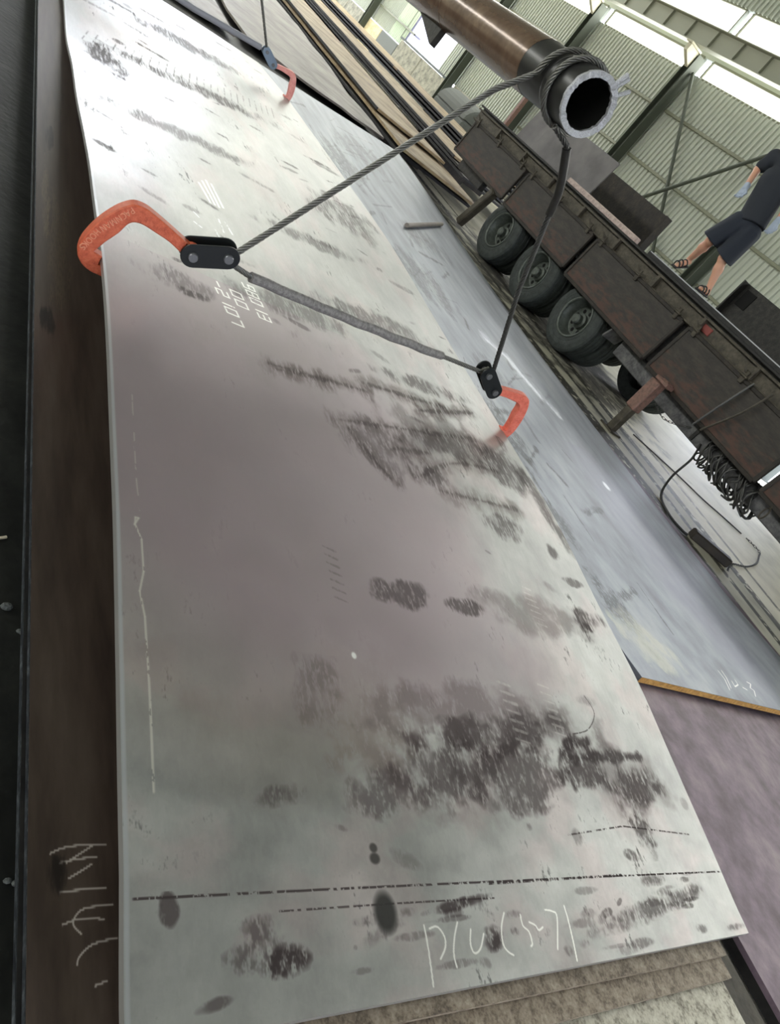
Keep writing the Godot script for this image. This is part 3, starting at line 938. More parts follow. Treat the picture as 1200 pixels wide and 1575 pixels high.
	t.line(curve([2.28, -1.0, 2.3, -0.94, 2.22, -0.88, 2.12, -0.86]), 0.006, ink, 0.3, 0.3)
	t.blot(1.165, -0.417, 0.036, 0.046, c8(52, 52, 50), 0.95, 0.0)
	t.blot(1.166, -0.545, 0.013, 0.012, c8(64, 62, 60), 0.9, 0.0)
	t.blot(1.164, -0.523, 0.017, 0.014, c8(60, 58, 56), 0.9, 0.0)
	for k in 26:      # the row of short slanting marks across the far half
		var x := 0.7 + k * 0.062
		t.line([x, -5.75 - k * 0.02, x + 0.05, -6.05 - k * 0.02], 0.014, ink, 0.22, 0.45)
	# footprints
	for q in [[1.84, -0.92, 0.05, 0.09], [2.05, -0.94, 0.045, 0.08], [1.24, -1.3, 0.035, 0.09], [2.2, -1.35, 0.05, 0.08]]:
		for k in 7:
			var z: float = q[1] + q[3] * (k / 3.0 - 1.0)
			t.smear([q[0] - q[2] * 0.6, z, q[0] + q[2] * 0.6, z + q[3] * 0.12], q[3] * 0.13, c8(200, 196, 192) if q[0] > 1.5 else c8(104, 98, 96), 0.45, 0.48)
	# pale worn edges and the dry white scribble beside the left edge
	t.line([0.614, -0.26, 0.614, -3.0, 0.614, -9.0], 0.012, c8(190, 194, 198), 0.5)
	var wh := c8(222, 220, 212)
	t.line([0.652, -1.31, 0.664, -1.335, 0.656, -1.335, 0.654, -1.313, 0.668, -1.269, 0.669, -1.176, 0.658, -1.12, 0.667, -1.054, 0.669, -0.929, 0.67, -0.842, 0.67, -0.801, 0.669, -0.661], 0.007, wh, 0.55, 0.3)
	t.line([0.668, -1.36, 0.664, -1.46, 0.668, -1.8], 0.005, wh, 0.35, 0.45)
	t.blot(1.238, -1.03, 0.01, 0.012, c8(240, 240, 240), 1.0, 0.0)
	# chalk "P10(5-7)" on the near end
	var chalk := c8(238, 238, 234)
	for s in [[1.266, -0.386, 1.264, -0.338, 1.254, -0.274], [1.280, -0.378, 1.304, -0.380, 1.319, -0.361, 1.315, -0.340, 1.293, -0.320], [1.370, -0.384, 1.350, -0.356, 1.336, -0.326, 1.335, -0.300], [1.407, -0.367, 1.395, -0.340, 1.400, -0.321, 1.423, -0.328, 1.446, -0.355], [1.535, -0.392, 1.512, -0.363, 1.502, -0.331, 1.511, -0.314, 1.527, -0.305], [1.592, -0.384, 1.590, -0.361, 1.606, -0.346, 1.606, -0.323, 1.598, -0.317], [1.617, -0.366, 1.636, -0.358, 1.645, -0.347, 1.664, -0.352], [1.692, -0.388, 1.719, -0.383, 1.732, -0.369, 1.694, -0.302], [1.776, -0.392, 1.774, -0.359, 1.767, -0.317, 1.755, -0.272]]:
		t.line(curve(s), 0.0055, chalk, 1.0)
	# stencilled heat numbers beside the hook, running towards the camera
	stencil(t, "-2107", Vector2(1.045, -2.74), Vector2(1.085, -2.42), 0.05)
	stencil(t, "00", Vector2(1.125, -2.72), Vector2(1.14, -2.58), 0.05)
	stencil(t, "98013", Vector2(1.205, -2.84), Vector2(1.235, -2.56), 0.055)
	for s in [[1.177, -3.876, 1.2, -3.643], [1.205, -3.93, 1.224, -3.646], [1.233, -3.97, 1.246, -3.639], [1.26, -3.95, 1.272, -3.66]]:
		t.line(s, 0.016, c8(240, 244, 246), 0.75, 0.25)
	for s in [[1.053, -3.273, 1.086, -3.243], [1.208, -3.462, 1.208, -3.317], [1.243, -3.467, 1.259, -3.341], [1.07, -3.4, 1.09, -3.36], [1.16, -3.3, 1.17, -3.22]]:
		t.line(s, 0.013, c8(230, 234, 236), 0.6, 0.35)
	var m := mat(Color.WHITE, 1.0, 0.55)
	m.albedo_texture = t.texture()
	var ri := Image.create_from_data(t.w, t.h, false, Image.FORMAT_L8, t.rough)
	m.roughness_texture = ImageTexture.create_from_image(ri)
	var mp := thing("steel_plate", "huge grey steel plate held by hooks, chalked P10(5-7) at its near end", "steel plate", Vector3.ZERO)
	var zf := func(u: float) -> float: return lerpf(-8.1, -9.05, u)
	obj("plate_body", sheet(func(u: float, v: float) -> Vector3:
		var x := lerpf(PX0, PX1, u)
		var z: float = Z_NEAR + (zf.call(u) - Z_NEAR) * v
		return Vector3(x + 0.0015 * sin(z * 5.0), plate_y(x, z), z), 24, 130, 0.016, func(v: float) -> float: return plate_v(Z_NEAR + (-8.6 - Z_NEAR) * v)), m, mp)
	# 2. the plate lying to the right of it, tinted blue for reflected sky
	var bt := plain_tex(1024, 1024, 521, c8(104, 108, 118), c8(140, 146, 158), c8(176, 180, 184), 0.004, 0.12, 0.8)
	bt.map = func(x: float, z: float) -> Vector2: return Vector2((x - 3.02) / 2.72 * 1024, log(1.0 + (-1.3 - z) / 2.0) / log(1.0 + 10.0 / 2.0) * 1024)
	for q in [[3.4, -3.3, 0.25, 0.5, 0.5], [3.7, -5.5, 0.5, 0.6, 0.5], [3.6, -8.0, 0.5, 0.8, 0.55], [4.5, -6.8, 0.5, 0.4, 0.4], [3.35, -1.75, 0.15, 0.3, 0.55], [4.3, -9.0, 0.7, 0.6, 0.4], [3.3, -2.4, 0.15, 0.3, 0.5], [3.9, -4.2, 0.3, 0.3, 0.35]]:
		bt.blot(q[0], q[1], q[2], q[3], c8(50, 54, 58), q[4], 0.52, 0.2)
	var rb := RandomNumberGenerator.new()
	rb.seed = 63
	for k in 60:
		var z: float = -1.6 - pow(rb.randf(), 0.9) * 8.5
		var x: float = 3.2 + rb.randf() * (1.5 if z < -3.0 else 0.7)
		bt.smear([x, z, x + rb.randf_range(-0.1, 0.5), z - rb.randf_range(0.05, 0.4)], rb.randf_range(0.02, 0.09), c8(58, 62, 66), rb.randf_range(0.3, 0.7), 0.48)
	bt.blot(4.75, -2.4, 0.5, 1.2, c8(128, 130, 150), 0.5, 0.0)
	bt.blot(3.4, -1.55, 0.3, 0.2, c8(196, 196, 180), 0.6, 0.3)
	bt.smear([4.36, -4.9, 4.556, -4.7, 4.66, -4.4, 4.85, -4.1], 0.26, c8(220, 224, 234), 0.55, 0.4)
	bt.smear([4.353, -4.838, 4.556, -4.7, 4.7, -4.3, 4.85, -4.0], 0.12, c8(236, 240, 246), 0.7, 0.35)
	bt.blot(4.75, -3.15, 0.06, 0.06, c8(236, 240, 246), 0.8, 0.2)
	for s in [[4.172, -1.490, 4.169, -1.434, 4.116, -1.360], [4.232, -1.499, 4.219, -1.453, 4.165, -1.379], [4.267, -1.436, 4.249, -1.397, 4.331, -1.420, 4.339, -1.453], [4.376, -1.408, 4.421, -1.396], [4.530, -1.462, 4.572, -1.455, 4.508, -1.420, 4.539, -1.405, 4.485, -1.361]]:
		bt.line(s, 0.01, chalk, 0.9)
	var bm := mat(Color.WHITE, 0.42, 0.5)
	bm.albedo_texture = bt.texture()
	var bp := thing("steel_plate", "bluish grey steel plate with an orange flame-cut end, chalked PY0-3", "steel plate", Vector3.ZERO)
	var bedge := [[-1.32, 5.6], [-2.0, 5.56], [-3.4, 5.44], [-5.3, 5.44], [-7.9, 5.56], [-11.2, 5.7]]
	obj("plate_body", sheet(func(u: float, v: float) -> Vector3:
		var z := lerpf(-1.33 - 0.0 * u, -10.0 - 1.1 * u, v)
		var x := lerpf(3.06 - 0.05 * v + 0.12 * smoothstep(-1.85, -1.25, z), pick(bedge, z), u)
		var y := 0.30 + 0.035 * smoothstep(-2.6, -1.3, z) * u + 0.09 * smoothstep(-6.0, -11.0, z) * u
		return Vector3(x, y, z), 14, 60, 0.026, func(v: float) -> float: return log(1.0 + 9.2 * v / 2.0) / log(6.0)), bm, bp)
	var ce := Mb.new()
	for k in 14:
		var x0 := lerpf(3.165, 5.59, k / 14.0)
		var x1 := lerpf(3.165, 5.59, (k + 1) / 14.0)
		var y0 := 0.30 + 0.035 * (x0 - 3.08) / 2.52
		var y1 := 0.30 + 0.035 * (x1 - 3.08) / 2.52
		ce.quad(Vector3(x0, y0 - 0.029, -1.322), Vector3(x1, y1 - 0.029, -1.322), Vector3(x1, y1 + 0.001, -1.326), Vector3(x0, y0 + 0.001, -1.326), 1)
	tag_part(obj("cut_edge", ce, mats.cut_edge, bp), "orange flame-cut edge")
	# 3. dark strip plates on the left and what they lie on
	var dp := left_plate_material()
	var lp := thing("steel_plate", "dark brown steel plate along the left edge with faint chalk marks", "steel plate")
	obj("plate_body", sheet(func(u: float, v: float) -> Vector3:
		var z := lerpf(0.8, -12.0, v)
		return Vector3(lerpf(lerpf(0.487, 0.44, v), 0.775, u), 0.30, z), 4, 60, 0.012, func(v: float) -> float: return left_v(0.8 - 12.8 * v)), dp, lp)
	sheared(lp, 0.487, 0.44, 0.299)
	var lq := thing("steel_plate", "thin dark plate whose edge peeps out under the left brown plate", "steel plate")
	obj("plate_body", slab([Vector2(0.479, 0.8), Vector2(0.775, 0.8), Vector2(0.78, -12.0), Vector2(0.432, -12.0)], 0.286, 0.012, 2, 0.0), mats.dark_edge, lq)
	sheared(lq, 0.479, 0.432, 0.285)
	flat_plate("steel_plate", "near-black scarred steel plate at the far left with butts and grit on it", [Vector2(-2.0, 0.8), Vector2(0.78, 0.8), Vector2(0.78, -13.0), Vector2(-2.0, -13.0)], 0.2, 0.03, 3, mats.black_plate)
	bearer("timber_bearer", "squared timber bearer hidden under the left plates", Vector3(-0.6, 0.085, -1.0), Vector3(2.7, 0.17, 0.12))
	bearer("timber_bearer", "squared timber bearer under the far part of the left plates", Vector3(-0.6, 0.085, -8.0), Vector3(2.7, 0.17, 0.12))
	# 4. stepped ends of the plates underneath, at the bottom of the picture
	flat_plate("steel_plate", "brown steel plate whose scaly end shows first under the big plate", [Vector2(0.80, -0.236), Vector2(2.55, -0.222), Vector2(2.56, -5.0), Vector2(0.80, -5.0)], 0.306, 0.014, 4, mats.brown_plate)
	flat_plate("steel_plate", "brown streaked steel plate forming the second step below the big plate", [Vector2(0.80, -0.178), Vector2(2.545, -0.166), Vector2(2.56, -5.0), Vector2(0.80, -5.0)], 0.288, 0.016, 5, mats.brown_plate)
	flat_plate("steel_plate", "pale mottled steel plate at the lower right corner, lowest of the steps", [Vector2(0.80, 0.8), Vector2(2.52, 0.8), Vector2(2.57, -5.0), Vector2(0.80, -5.0)], 0.264, 0.024, 6, mats.mottled_plate)
	flat_plate("steel_plate", "dull brown plate strip between the stepped ends and the black gap", [Vector2(0.80, 0.8), Vector2(2.70, 0.8), Vector2(2.72, -6.0), Vector2(0.80, -6.0)], 0.235, 0.03, 7, mats.rail)
	# 5. purplish plate at lower right
	flat_plate("steel_plate", "purplish grey steel plate below the orange cut edge at lower right", [Vector2(2.78, 0.8), Vector2(6.2, 0.8), Vector2(5.3, -7.0), Vector2(2.80, -7.0)], 0.262, 0.02, 8, mats.purple_plate)
	flat_plate("steel_plate", "black-edged steel plate lying directly under the purplish plate", [Vector2(2.80, 0.8), Vector2(6.0, 0.8), Vector2(5.3, -9.0), Vector2(2.82, -9.0)], 0.235, 0.04, 9, mats.dark_edge)
	for z in [-0.8, -4.2]:
		bearer("timber_bearer", "squared timber bearer under the stepped plates" if z > -2 else "squared timber bearer under the middle of the big pile", Vector3(3.2, 0.0975, z), Vector3(4.6, 0.195, 0.14))
	# 6. plates beyond the far end of the big one
	flat_plate("steel_plate", "grey steel plate beyond the far hook, left of the black wedge gap", [Vector2(0.9, -9.9), Vector2(2.82, -10.75), Vector2(2.78, -22.0), Vector2(0.9, -22.0)], 0.30, 0.03, 10, mats.far_plate)
	flat_plate("steel_plate", "wide grey steel plate beyond the far hook, right of the black wedge gap", [Vector2(3.06, -11.1), Vector2(5.85, -12.0), Vector2(6.1, -30.0), Vector2(3.25, -30.0)], 0.32, 0.03, 11, mats.far_plate, 0.05)
	flat_plate("steel_plate", "lower dark plate filling the ground under the far grey plates", [Vector2(0.9, -9.3), Vector2(6.1, -9.3), Vector2(6.1, -31.0), Vector2(0.9, -31.0)], 0.22, 0.05, 12, mats.dark_edge)
	bearer("timber_bearer", "squared timber bearer under the far grey plates", Vector3(3.4, 0.085, -12.0), Vector3(5.0, 0.17, 0.14))
	# 7. the tan pile to the left of the trailer: layers, sides painted dark for shade, stepping up to the wall
	pile("tan rusted", [[6.05, 8.0, -11.9, -30.0, 0.34], [6.12, 8.1, -11.8, -30.0, 0.42], [6.2, 8.05, -13.6, -30.0, 0.50]], 20)
	pile("sandy", [[8.3, 10.0, -13.4, -32.0, 0.56], [8.28, 10.02, -13.8, -32.0, 0.63], [8.35, 10.0, -14.2, -32.0, 0.69]], 30)
	pile("pale beige", [[10.25, 12.6, -15.5, -40.0, 0.74], [10.3, 12.8, -16.0, -40.0, 0.83], [10.3, 12.9, -16.8, -42.0, 0.92]], 40)

const PILE_WORDS := ["lowest", "middle", "topmost"]
func pile(colour: String, rows: Array, seed_: int) -> void:
	for i in rows.size():
		var r: Array = rows[i]
		var top: bool = i == rows.size() - 1
		var fl := flat_plate("steel_plate", "%s steel plate, %s of its stack left of the trailer" % [colour, PILE_WORDS[i]], [Vector2(r[0], r[2]), Vector2(r[1], r[2] - 0.2), Vector2(r[1] + 0.2, r[3]), Vector2(r[0] + 0.1, r[3])], r[4], 0.045, seed_ + i, mats.tan_plate if top or (i == 1 and seed_ == 20) else mats.dark_edge, 0.008)
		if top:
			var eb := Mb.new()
			eb.bar(Vector3(r[0] - 0.012, r[4] - 0.023, r[2]), Vector3(r[0] + 0.088, r[4] - 0.023, r[3]), 0.02, 0.05)  # dark strip painted in for shade on the side of the stack
			tag_part(obj("shaded_edge", eb, mats.dark_edge, fl), "edge darkened for shade")
		fl.set_meta("group", "%s plate stack" % colour)
	var r0: Array = rows[0]
	for k in 2:
		var z: float = lerpf(r0[2], r0[3], 0.15 + 0.6 * k)
		bearer("timber_bearer", "squared timber bearer under the %s stack, %s one" % [colour, ["nearer", "farther"][k]], Vector3((r0[0] + r0[1]) / 2 + 0.05, (r0[4] - 0.045) / 2, z), Vector3(r0[1] - r0[0], r0[4] - 0.05, 0.2))

func bearer(called: String, label: String, c: Vector3, s: Vector3) -> void:
	var b := Mb.new()
	b.box(c, s, Basis.IDENTITY, 0.008)
	tag(obj(called, b, mats.rust_brown), label, "timber")

func flat_plate(called: String, label: String, corners: Array, y: float, th: float, seed_: int, m: Material, sag := 0.0) -> Node3D:
	var o := obj(called, slab(corners, y, th, seed_, 0.008 if sag == 0.0 else 0.05, sag), m)
	tag(o, label, "steel plate")
	return o

func tag_part(o: Node, label: String) -> void:
	o.set_meta("label", label)

func sheared(parent: Node3D, x0: float, x1: float, y: float) -> void:
	var b := Mb.new()
	b.bar(Vector3(x0 - 0.0005, y - 0.0052, 0.8), Vector3(x1 - 0.0005, y - 0.0052, -12.0), 0.002, 0.0105)  # pale strip painted for the light this edge catches
	tag_part(obj("lit_sheared_edge", b, mats.lit_edge_steel, parent), "sheared edge painted pale for caught light")

func left_v(z: float) -> float:
	return log(1.0 + (0.8 - z) / 0.8) / log(1.0 + 12.8 / 0.8)

func left_plate_material() -> Material:
	var t := plain_tex(512, 2048, 531, c8(52, 42, 38), c8(76, 64, 57), c8(92, 81, 73), 0.005, 0.1, 0.8)
	t.map = func(x: float, z: float) -> Vector2: return Vector2((x - 0.487) / 0.288 * 512, left_v(z) * 2048)
	for s in [[0.521, -0.561, 0.542, -0.570, 0.575, -0.575, 0.615, -0.576], [0.592, -0.574, 0.547, -0.546], [0.536, -0.546, 0.563, -0.551, 0.598, -0.555], [0.550, -0.521, 0.574, -0.534, 0.589, -0.543], [0.536, -0.500, 0.567, -0.503, 0.611, -0.505], [0.568, -0.435, 0.556, -0.450, 0.561, -0.465, 0.577, -0.475, 0.621, -0.479], [0.539, -0.451, 0.561, -0.458, 0.587, -0.458, 0.605, -0.455], [0.560, -0.390, 0.564, -0.402, 0.585, -0.418, 0.625, -0.425], [0.586, -0.359, 0.605, -0.364]]:
		t.line(curve(s), 0.0035, c8(186, 178, 172), 0.8)
	t.blot(0.53, -0.52, 0.02, 0.04, c8(20, 16, 14), 0.7, 0.3)
	t.blot(0.52, -2.2, 0.03, 0.08, c8(20, 16, 14), 0.9, 0.3)
	t.blot(0.54, -3.7, 0.02, 0.15, c8(24, 14, 10), 0.9, 0.3)
	t.blot(0.56, -2.7, 0.05, 0.5, c8(112, 98, 80), 0.5, 0.5)
	t.blot(0.52, -3.1, 0.02, 0.4, c8(120, 104, 84), 0.5, 0.45)
	var m := mat(Color.WHITE, 0.5, 0.35)
	m.albedo_texture = t.texture()
	return m

const GLYPH := {"0": "abcdef", "1": "bc", "2": "abged", "3": "abgcd", "7": "abc", "8": "abcdefg", "9": "abcfgd", "-": "g"}
func stencil(t: Tex, text: String, from: Vector2, to: Vector2, high: float) -> void:
	# letters stand across the plate: their tops point to the right, they follow one another from..to
	var step := (to - from) / text.length()
	var along := step * 0.62
	var up := Vector2(high, 0)
	for k in text.length():
		var o := from + step * k
		var p := {"tl": o + up, "tr": o + up + along, "ml": o + up * 0.5, "mr": o + up * 0.5 + along, "bl": o, "br": o + along}
		for s in GLYPH[text[k]]:
			var e: Array = {"a": ["tl", "tr"], "b": ["tr", "mr"], "c": ["mr", "br"], "d": ["bl", "br"], "e": ["ml", "bl"], "f": ["tl", "ml"], "g": ["ml", "mr"]}[s]
			var a: Vector2 = p[e[0]]
			var b: Vector2 = p[e[1]]
			t.line([a.x, a.y, b.x, b.y], 0.011, c8(246, 246, 244), 0.85, 0.2)

# ------------------------------------------------------------------ hooks, slings, spreader pipe
# local frame of a hook: origin where the plate's lower edge enters the jaw, +x towards the middle of the plate, +y up
const HOOK := [[0.20, 0.200], [0.13, 0.217], [0.067, 0.230], [0.038, 0.233], [0.006, 0.226], [-0.02, 0.201], [-0.041, 0.166], [-0.061, 0.118], [-0.074, 0.066], [-0.077, 0.03], [-0.071, -0.002], [-0.058, -0.02], [-0.036, -0.035], [-0.004, -0.042], [0.035, -0.04], [0.052, -0.03], [0.05, -0.014], [0.03, -0.008], [-0.001, -0.006], [-0.002, 0.022], [-0.03, 0.026], [-0.016, 0.07], [0.005, 0.118], [0.014, 0.152], [0.022, 0.168], [0.036, 0.178], [0.06, 0.182], [0.10, 0.179], [0.15, 0.174], [0.20, 0.160]]
const PIN_A := Vector3(0.232, 0.175, 0)
const PIN_B := Vector3(0.334, 0.229, 0)
func make_hook(label: String, at: Vector3, mirror: bool, paint: Material, links: Material, lettered: bool) -> Node3D:
	var t := thing("plate_hook", label, "lifting hook", at, "plate hooks")
	if mirror:
		t.rotation.y = PI
	var poly := PackedVector2Array()
	for i in HOOK.size():      # rounded, but sharp round the jaw and at the arm's end
		var p := Vector2(HOOK[i][0], HOOK[i][1])
		poly.append(p)
		if i < 13 or (i > 20 and i < HOOK.size() - 1):
			var q := Vector2(HOOK[i + 1][0], HOOK[i + 1][1])
			var p0 := Vector2(HOOK[maxi(i - 1, 0)][0], HOOK[maxi(i - 1, 0)][1])
			var j := mini(i + 2, HOOK.size() - 1)
			var p3 := Vector2(HOOK[j][0], HOOK[j][1])
			poly.append(p.cubic_interpolate(q, p0, p3, 0.34))
			poly.append(p.cubic_interpolate(q, p0, p3, 0.67))
	var b := Mb.new()
	b.prism(poly, 0.044, 0.004, Transform3D.IDENTITY)
	var eye := PackedVector2Array()
	for k in 20:
		var a := TAU * k / 20
		eye.append(Vector2(PIN_A.x + 0.028 * cos(a), PIN_A.y + 0.028 * sin(a)))
	b.prism(eye, 0.036, 0.004, Transform3D.IDENTITY)
	b.bar(Vector3(0.18, 0.184, 0), Vector3(0.222, 0.178, 0), 0.034, 0.036)
	var bodyo := obj("hook_body", b, paint, t)
	if lettered:
		var font := SystemFont.new()
		font.font_names = PackedStringArray(["Droid Sans"])
		for q in [["PACNMAN", Vector2(0.012, 0.208), Vector2(-0.040, 0.105)], ["HOOKS", Vector2(-0.047, 0.09), Vector2(-0.062, 0.025)]]:
			var tm := TextMesh.new()
			tm.text = q[0]
			tm.font = font
			tm.font_size = 24
			tm.pixel_size = 0.00108
			tm.depth = 0.008
			var d: Vector2 = (q[2] - q[1]).normalized()
			var o := obj("raised_lettering", tm, mats.hook_worn, bodyo)
			var mid: Vector2 = (q[1] + q[2]) / 2 + Vector2(d.y, -d.x) * 0.004
			o.transform = Transform3D(Basis(Vector3(d.x, d.y, 0), Vector3(-d.y, d.x, 0), Vector3(0, 0, 1)), Vector3(mid.x, mid.y, 0.0225))
	# two link plates and two bolts
	var dir := (PIN_B - PIN_A).normalized()
	var nrm := Vector3(-dir.y, dir.x, 0)
	for s in [-1.0, 1.0]:
		var st := PackedVector2Array()
		for k in 26:
			var a := PI / 2 + PI * (k % 13) / 12.0
			var c: Vector3 = PIN_A
			if k > 12:
				a += PI
				c = PIN_B
			var p := c + dir * 0.04 * cos(a) + nrm * 0.04 * sin(a)
			st.append(Vector2(p.x, p.y))
		var l := Mb.new()
		l.prism(st, 0.008, 0.0015, Transform3D(Basis.IDENTITY, Vector3(0, 0, s * 0.031)))
		obj("link_plate", l, links, t)
	for c in [PIN_A, PIN_B]:
		var p := Mb.new()
		var up := Transform3D(Basis(Vector3.RIGHT, PI / 2), c)
		p.lathe([Vector2(0, -0.048), Vector2(0.013, -0.048), Vector2(0.015, -0.046), Vector2(0.015, -0.034), Vector2(0.011, -0.034), Vector2(0.011, 0.034), Vector2(0.0165, 0.034), Vector2(0.0165, 0.046), Vector2(0.014, 0.049), Vector2(0, 0.049)], up, 16)
		obj("bolt", p, mats.bolt, t)
	return t

func loop_round(c: Vector3, r: float, from: Vector3, to: Vector3) -> Array:
	return [from, c + (from - c).normalized() * r, c + (to - c).normalized() * r, to]

func hooks_and_pipe() -> void:
	var z1 := -2.4
	var z3 := -7.75
	var h1 := make_hook("orange plate hook gripping the left edge, raised lettering along its back", Vector3(PX0, plate_y(PX0, z1) - 0.017, z1), false, mats.hook, mats.black_steel, true)
	var h2 := make_hook("small red plate hook, lightened for sheen, gripping the right edge, nearer the truck tyres", Vector3(PX1 - 0.012, plate_y(PX1, -2.62) - 0.017, -2.62), true, mats.hook_sheen, mats.black_steel, false)
	var h3 := make_hook("plate hook tinted pinkish for haze, with blue-grey links at the far end", Vector3(PX1 - 0.05, plate_y(PX1, z3) - 0.012, z3), true, mats.hook_haze, mats.blue_steel, false)
	var h4 := make_hook("plate hook on the far left edge, out beyond the top of the picture", Vector3(PX0, plate_y(PX0, z3) - 0.017, z3), false, mats.hook, mats.black_steel, false)
	# spreader pipe
	var pc := Vector3(1.7, 1.78, 0)
	var pr := 0.103
	var pipe := thing("spreader_pipe", "thick rusty brown pipe slung overhead with a rough-cut open end", "pipe", Vector3(pc.x, pc.y, -2.4))
	var ax := Transform3D(Basis(Vector3.RIGHT, -PI / 2), Vector3.ZERO)      # local +y of the lathe runs along -z
	var b := Mb.new()
	b.lathe([Vector2(pr, 0.36), Vector2(pr, 1.2), Vector2(pr + 0.001, 1.2), Vector2(pr + 0.001, 1.24), Vector2(pr, 1.24), Vector2(pr, 5.9), Vector2(pr - 0.017, 5.9), Vector2(pr - 0.017, 0.36)], ax, 48)
	obj("pipe_body", b, mats.pipe, pipe)
	var e := Mb.new()
	e.lathe([Vector2(pr - 0.0165, 0.37), Vector2(pr - 0.0165, 0.0), Vector2(pr - 0.016, 0.0)], ax, 48)
	e.lathe([Vector2(pr + 0.0005, 0.0), Vector2(pr + 0.0005, 0.16), Vector2(pr - 0.001, 0.17), Vector2(pr - 0.001, 0.36)], ax, 48)
	tag_part(obj("pipe_end", e, mats.pipe_end, pipe), "bare dark end of the pipe")
	var rim := Mb.new()
	var rng := RandomNumberGenerator.new()
	rng.seed = 5
	var outer: Array = []
	var inner: Array = []
	for k in 60:
		var a := TAU * k / 60
		outer.append(Vector3(cos(a) * (pr + 0.001 + rng.randf() * 0.002), sin(a) * (pr + 0.001 + rng.randf() * 0.002), 0.004 + rng.randf() * 0.006))
		inner.append(Vector3(cos(a) * (pr - 0.017 - rng.randf() * 0.004), sin(a) * (pr - 0.017 - rng.randf() * 0.004), 0.002 + rng.randf() * 0.006))
	for k in 60:
		var j := (k + 1) % 60
		rim.quad(outer[k], outer[j], inner[j], inner[k])
		var bk := Vector3(0, 0, -0.012)
		rim.quad(outer[k] + bk, outer[j] + bk, outer[j], outer[k])
		rim.quad(inner[k], inner[j], inner[j] + bk, inner[k] + bk)
	tag_part(obj("cut_rim", rim, mats.cut_steel, pipe), "bright rough-cut rim")
	var lug := Mb.new()
	lug.prism(PackedVector2Array([Vector2(-0.14, -0.09), Vector2(0.2, -0.09), Vector2(-0.11, -0.18), Vector2(-0.13, -0.18)]), 0.03, 0.003, Transform3D(Basis(Vector3.UP, PI / 2), Vector3(0, 0, -1.36)))
	tag_part(obj("pointed_lug", lug, mats.dark_steel, pipe), "dark pointed lug under the pipe")
	for q in [[50.0, -0.07], [72.0, -0.03], [66.0, -0.2]]:
		var nub := Mb.new()
		var dirv := Vector3(cos(deg_to_rad(q[0])), sin(deg_to_rad(q[0])), 0)
		nub.tube([dirv * (pr - 0.004), dirv * (pr + 0.05)], 0.008, 8)
		obj("stop_peg", nub, mats.cut_steel, pipe)
	# near sling: from the left hook up over the pipe (two turns), down to the right hook, back across through the sleeve
	var rr := 0.0115
	var a1: Vector3 = h1.transform * PIN_B
	var a2: Vector3 = h2.transform * PIN_B
	var cz := Vector3(pc.x, pc.y, 0)
	var wr := pr + 0.0125
	var sl := thing("wire_rope_sling", "near wire rope sling wrapped twice round the pipe end", "wire rope", Vector3.ZERO, "wire rope slings")
	var path: Array = [a1 + Vector3(-0.02, -0.014, 0), a1 + Vector3(0.0, -0.0205, 0), a1 + Vector3(0.016, -0.014, 0), a1 + Vector3(0.03, 0.012, -0.01)]
	path.append(cz + Vector3(-0.20, -0.16, -2.61))
	path.append_array(arc_pts(cz, wr, 196.0, -40.0, -2.60, -2.52, 20))
	path.append_array(arc_pts(cz, wr, -58.0, -455.0, -2.515, -2.46, 30))
	obj("wire_rope", rope(path, rr), mats.wire, sl)
	var low := Vector3(1.80, 1.650, -2.48)
	var mid := Vector3(1.905, 1.535, -2.49)
	var right_path: Array = [cz + Vector3(wr * cos(deg_to_rad(-95.0)), wr * sin(deg_to_rad(-95.0)), -2.46), low, mid, mid.lerp(a2, 0.5), a2 + Vector3(0.02, 0.03, 0.01)]
	right_path.append_array([a2 + Vector3(0.024, 0.0, 0.012), a2 + Vector3(0.0, -0.022, 0.008), a2 + Vector3(-0.024, -0.002, 0)])
	obj("wire_rope", rope(right_path, rr), mats.wire_dark, sl)
	var cov := Mb.new()
	cov.tube(smooth([low + Vector3(0.005, -0.006, 0), mid, mid.lerp(a2, 0.12)]), 0.0165, 10)
	tag_part(obj("rope_cover", cov, mats.dark_steel, sl), "black cover round the rope below the pipe")
	var s0 := a1 + Vector3(0.115, -0.03, 0)
	var s1 := a2 + Vector3(-0.29, -0.035, 0.03)
	var sagm := (s0 + s1) / 2 + Vector3(0, -0.012, 0)
	obj("wire_rope", rope([a1 + Vector3(0.0, -0.02, 0.006), a1 + Vector3(0.03, -0.022, 0.004), s0, sagm, s1, a2 + Vector3(-0.03, -0.012, 0.004), a2 + Vector3(0.0, 0.022, 0.0)], rr * 0.92), mats.wire, sl)
	var sv := Mb.new()
	var sp: Array = []
	for k in 17:
		var u := k / 16.0
		sp.append(s0 * (1 - u) * (1 - u) + sagm * 2 * u * (1 - u) + s1 * u * u + Vector3(0, 0.002 * sin(k * 2.1), 0.002 * cos(k * 1.7)))
	sv.tube(sp, 0.019, 14)
	tag_part(obj("rubber_sleeve", sv, mats.sleeve, sl), "long grey scuffed sleeve round the cross rope")
	# far sling
	var a3: Vector3 = h3.transform * PIN_B
	var a4: Vector3 = h4.transform * PIN_B
	var sf := thing("wire_rope_sling", "far thin wire rope sling hanging to the pinkish hook", "wire rope", Vector3.ZERO, "wire rope slings")
	var fp: Array = [a3 + Vector3(0, -0.02, 0), a3 + Vector3(-0.01, 0.02, 0), Vector3(2.06, 1.02, -7.7), Vector3(1.62, 1.66, -7.62)]
	fp.append_array(arc_pts(cz, wr, 215.0, -140.0, -7.62, -7.68, 20))
	fp.append_array([a4.lerp(cz + Vector3(-0.1, -0.1, -7.65), 0.5), a4 + Vector3(0, 0.02, 0)])
	obj("wire_rope", rope(fp, 0.013, 5, 0.16, 4), mats.wire, sf)
	var fs := Mb.new()
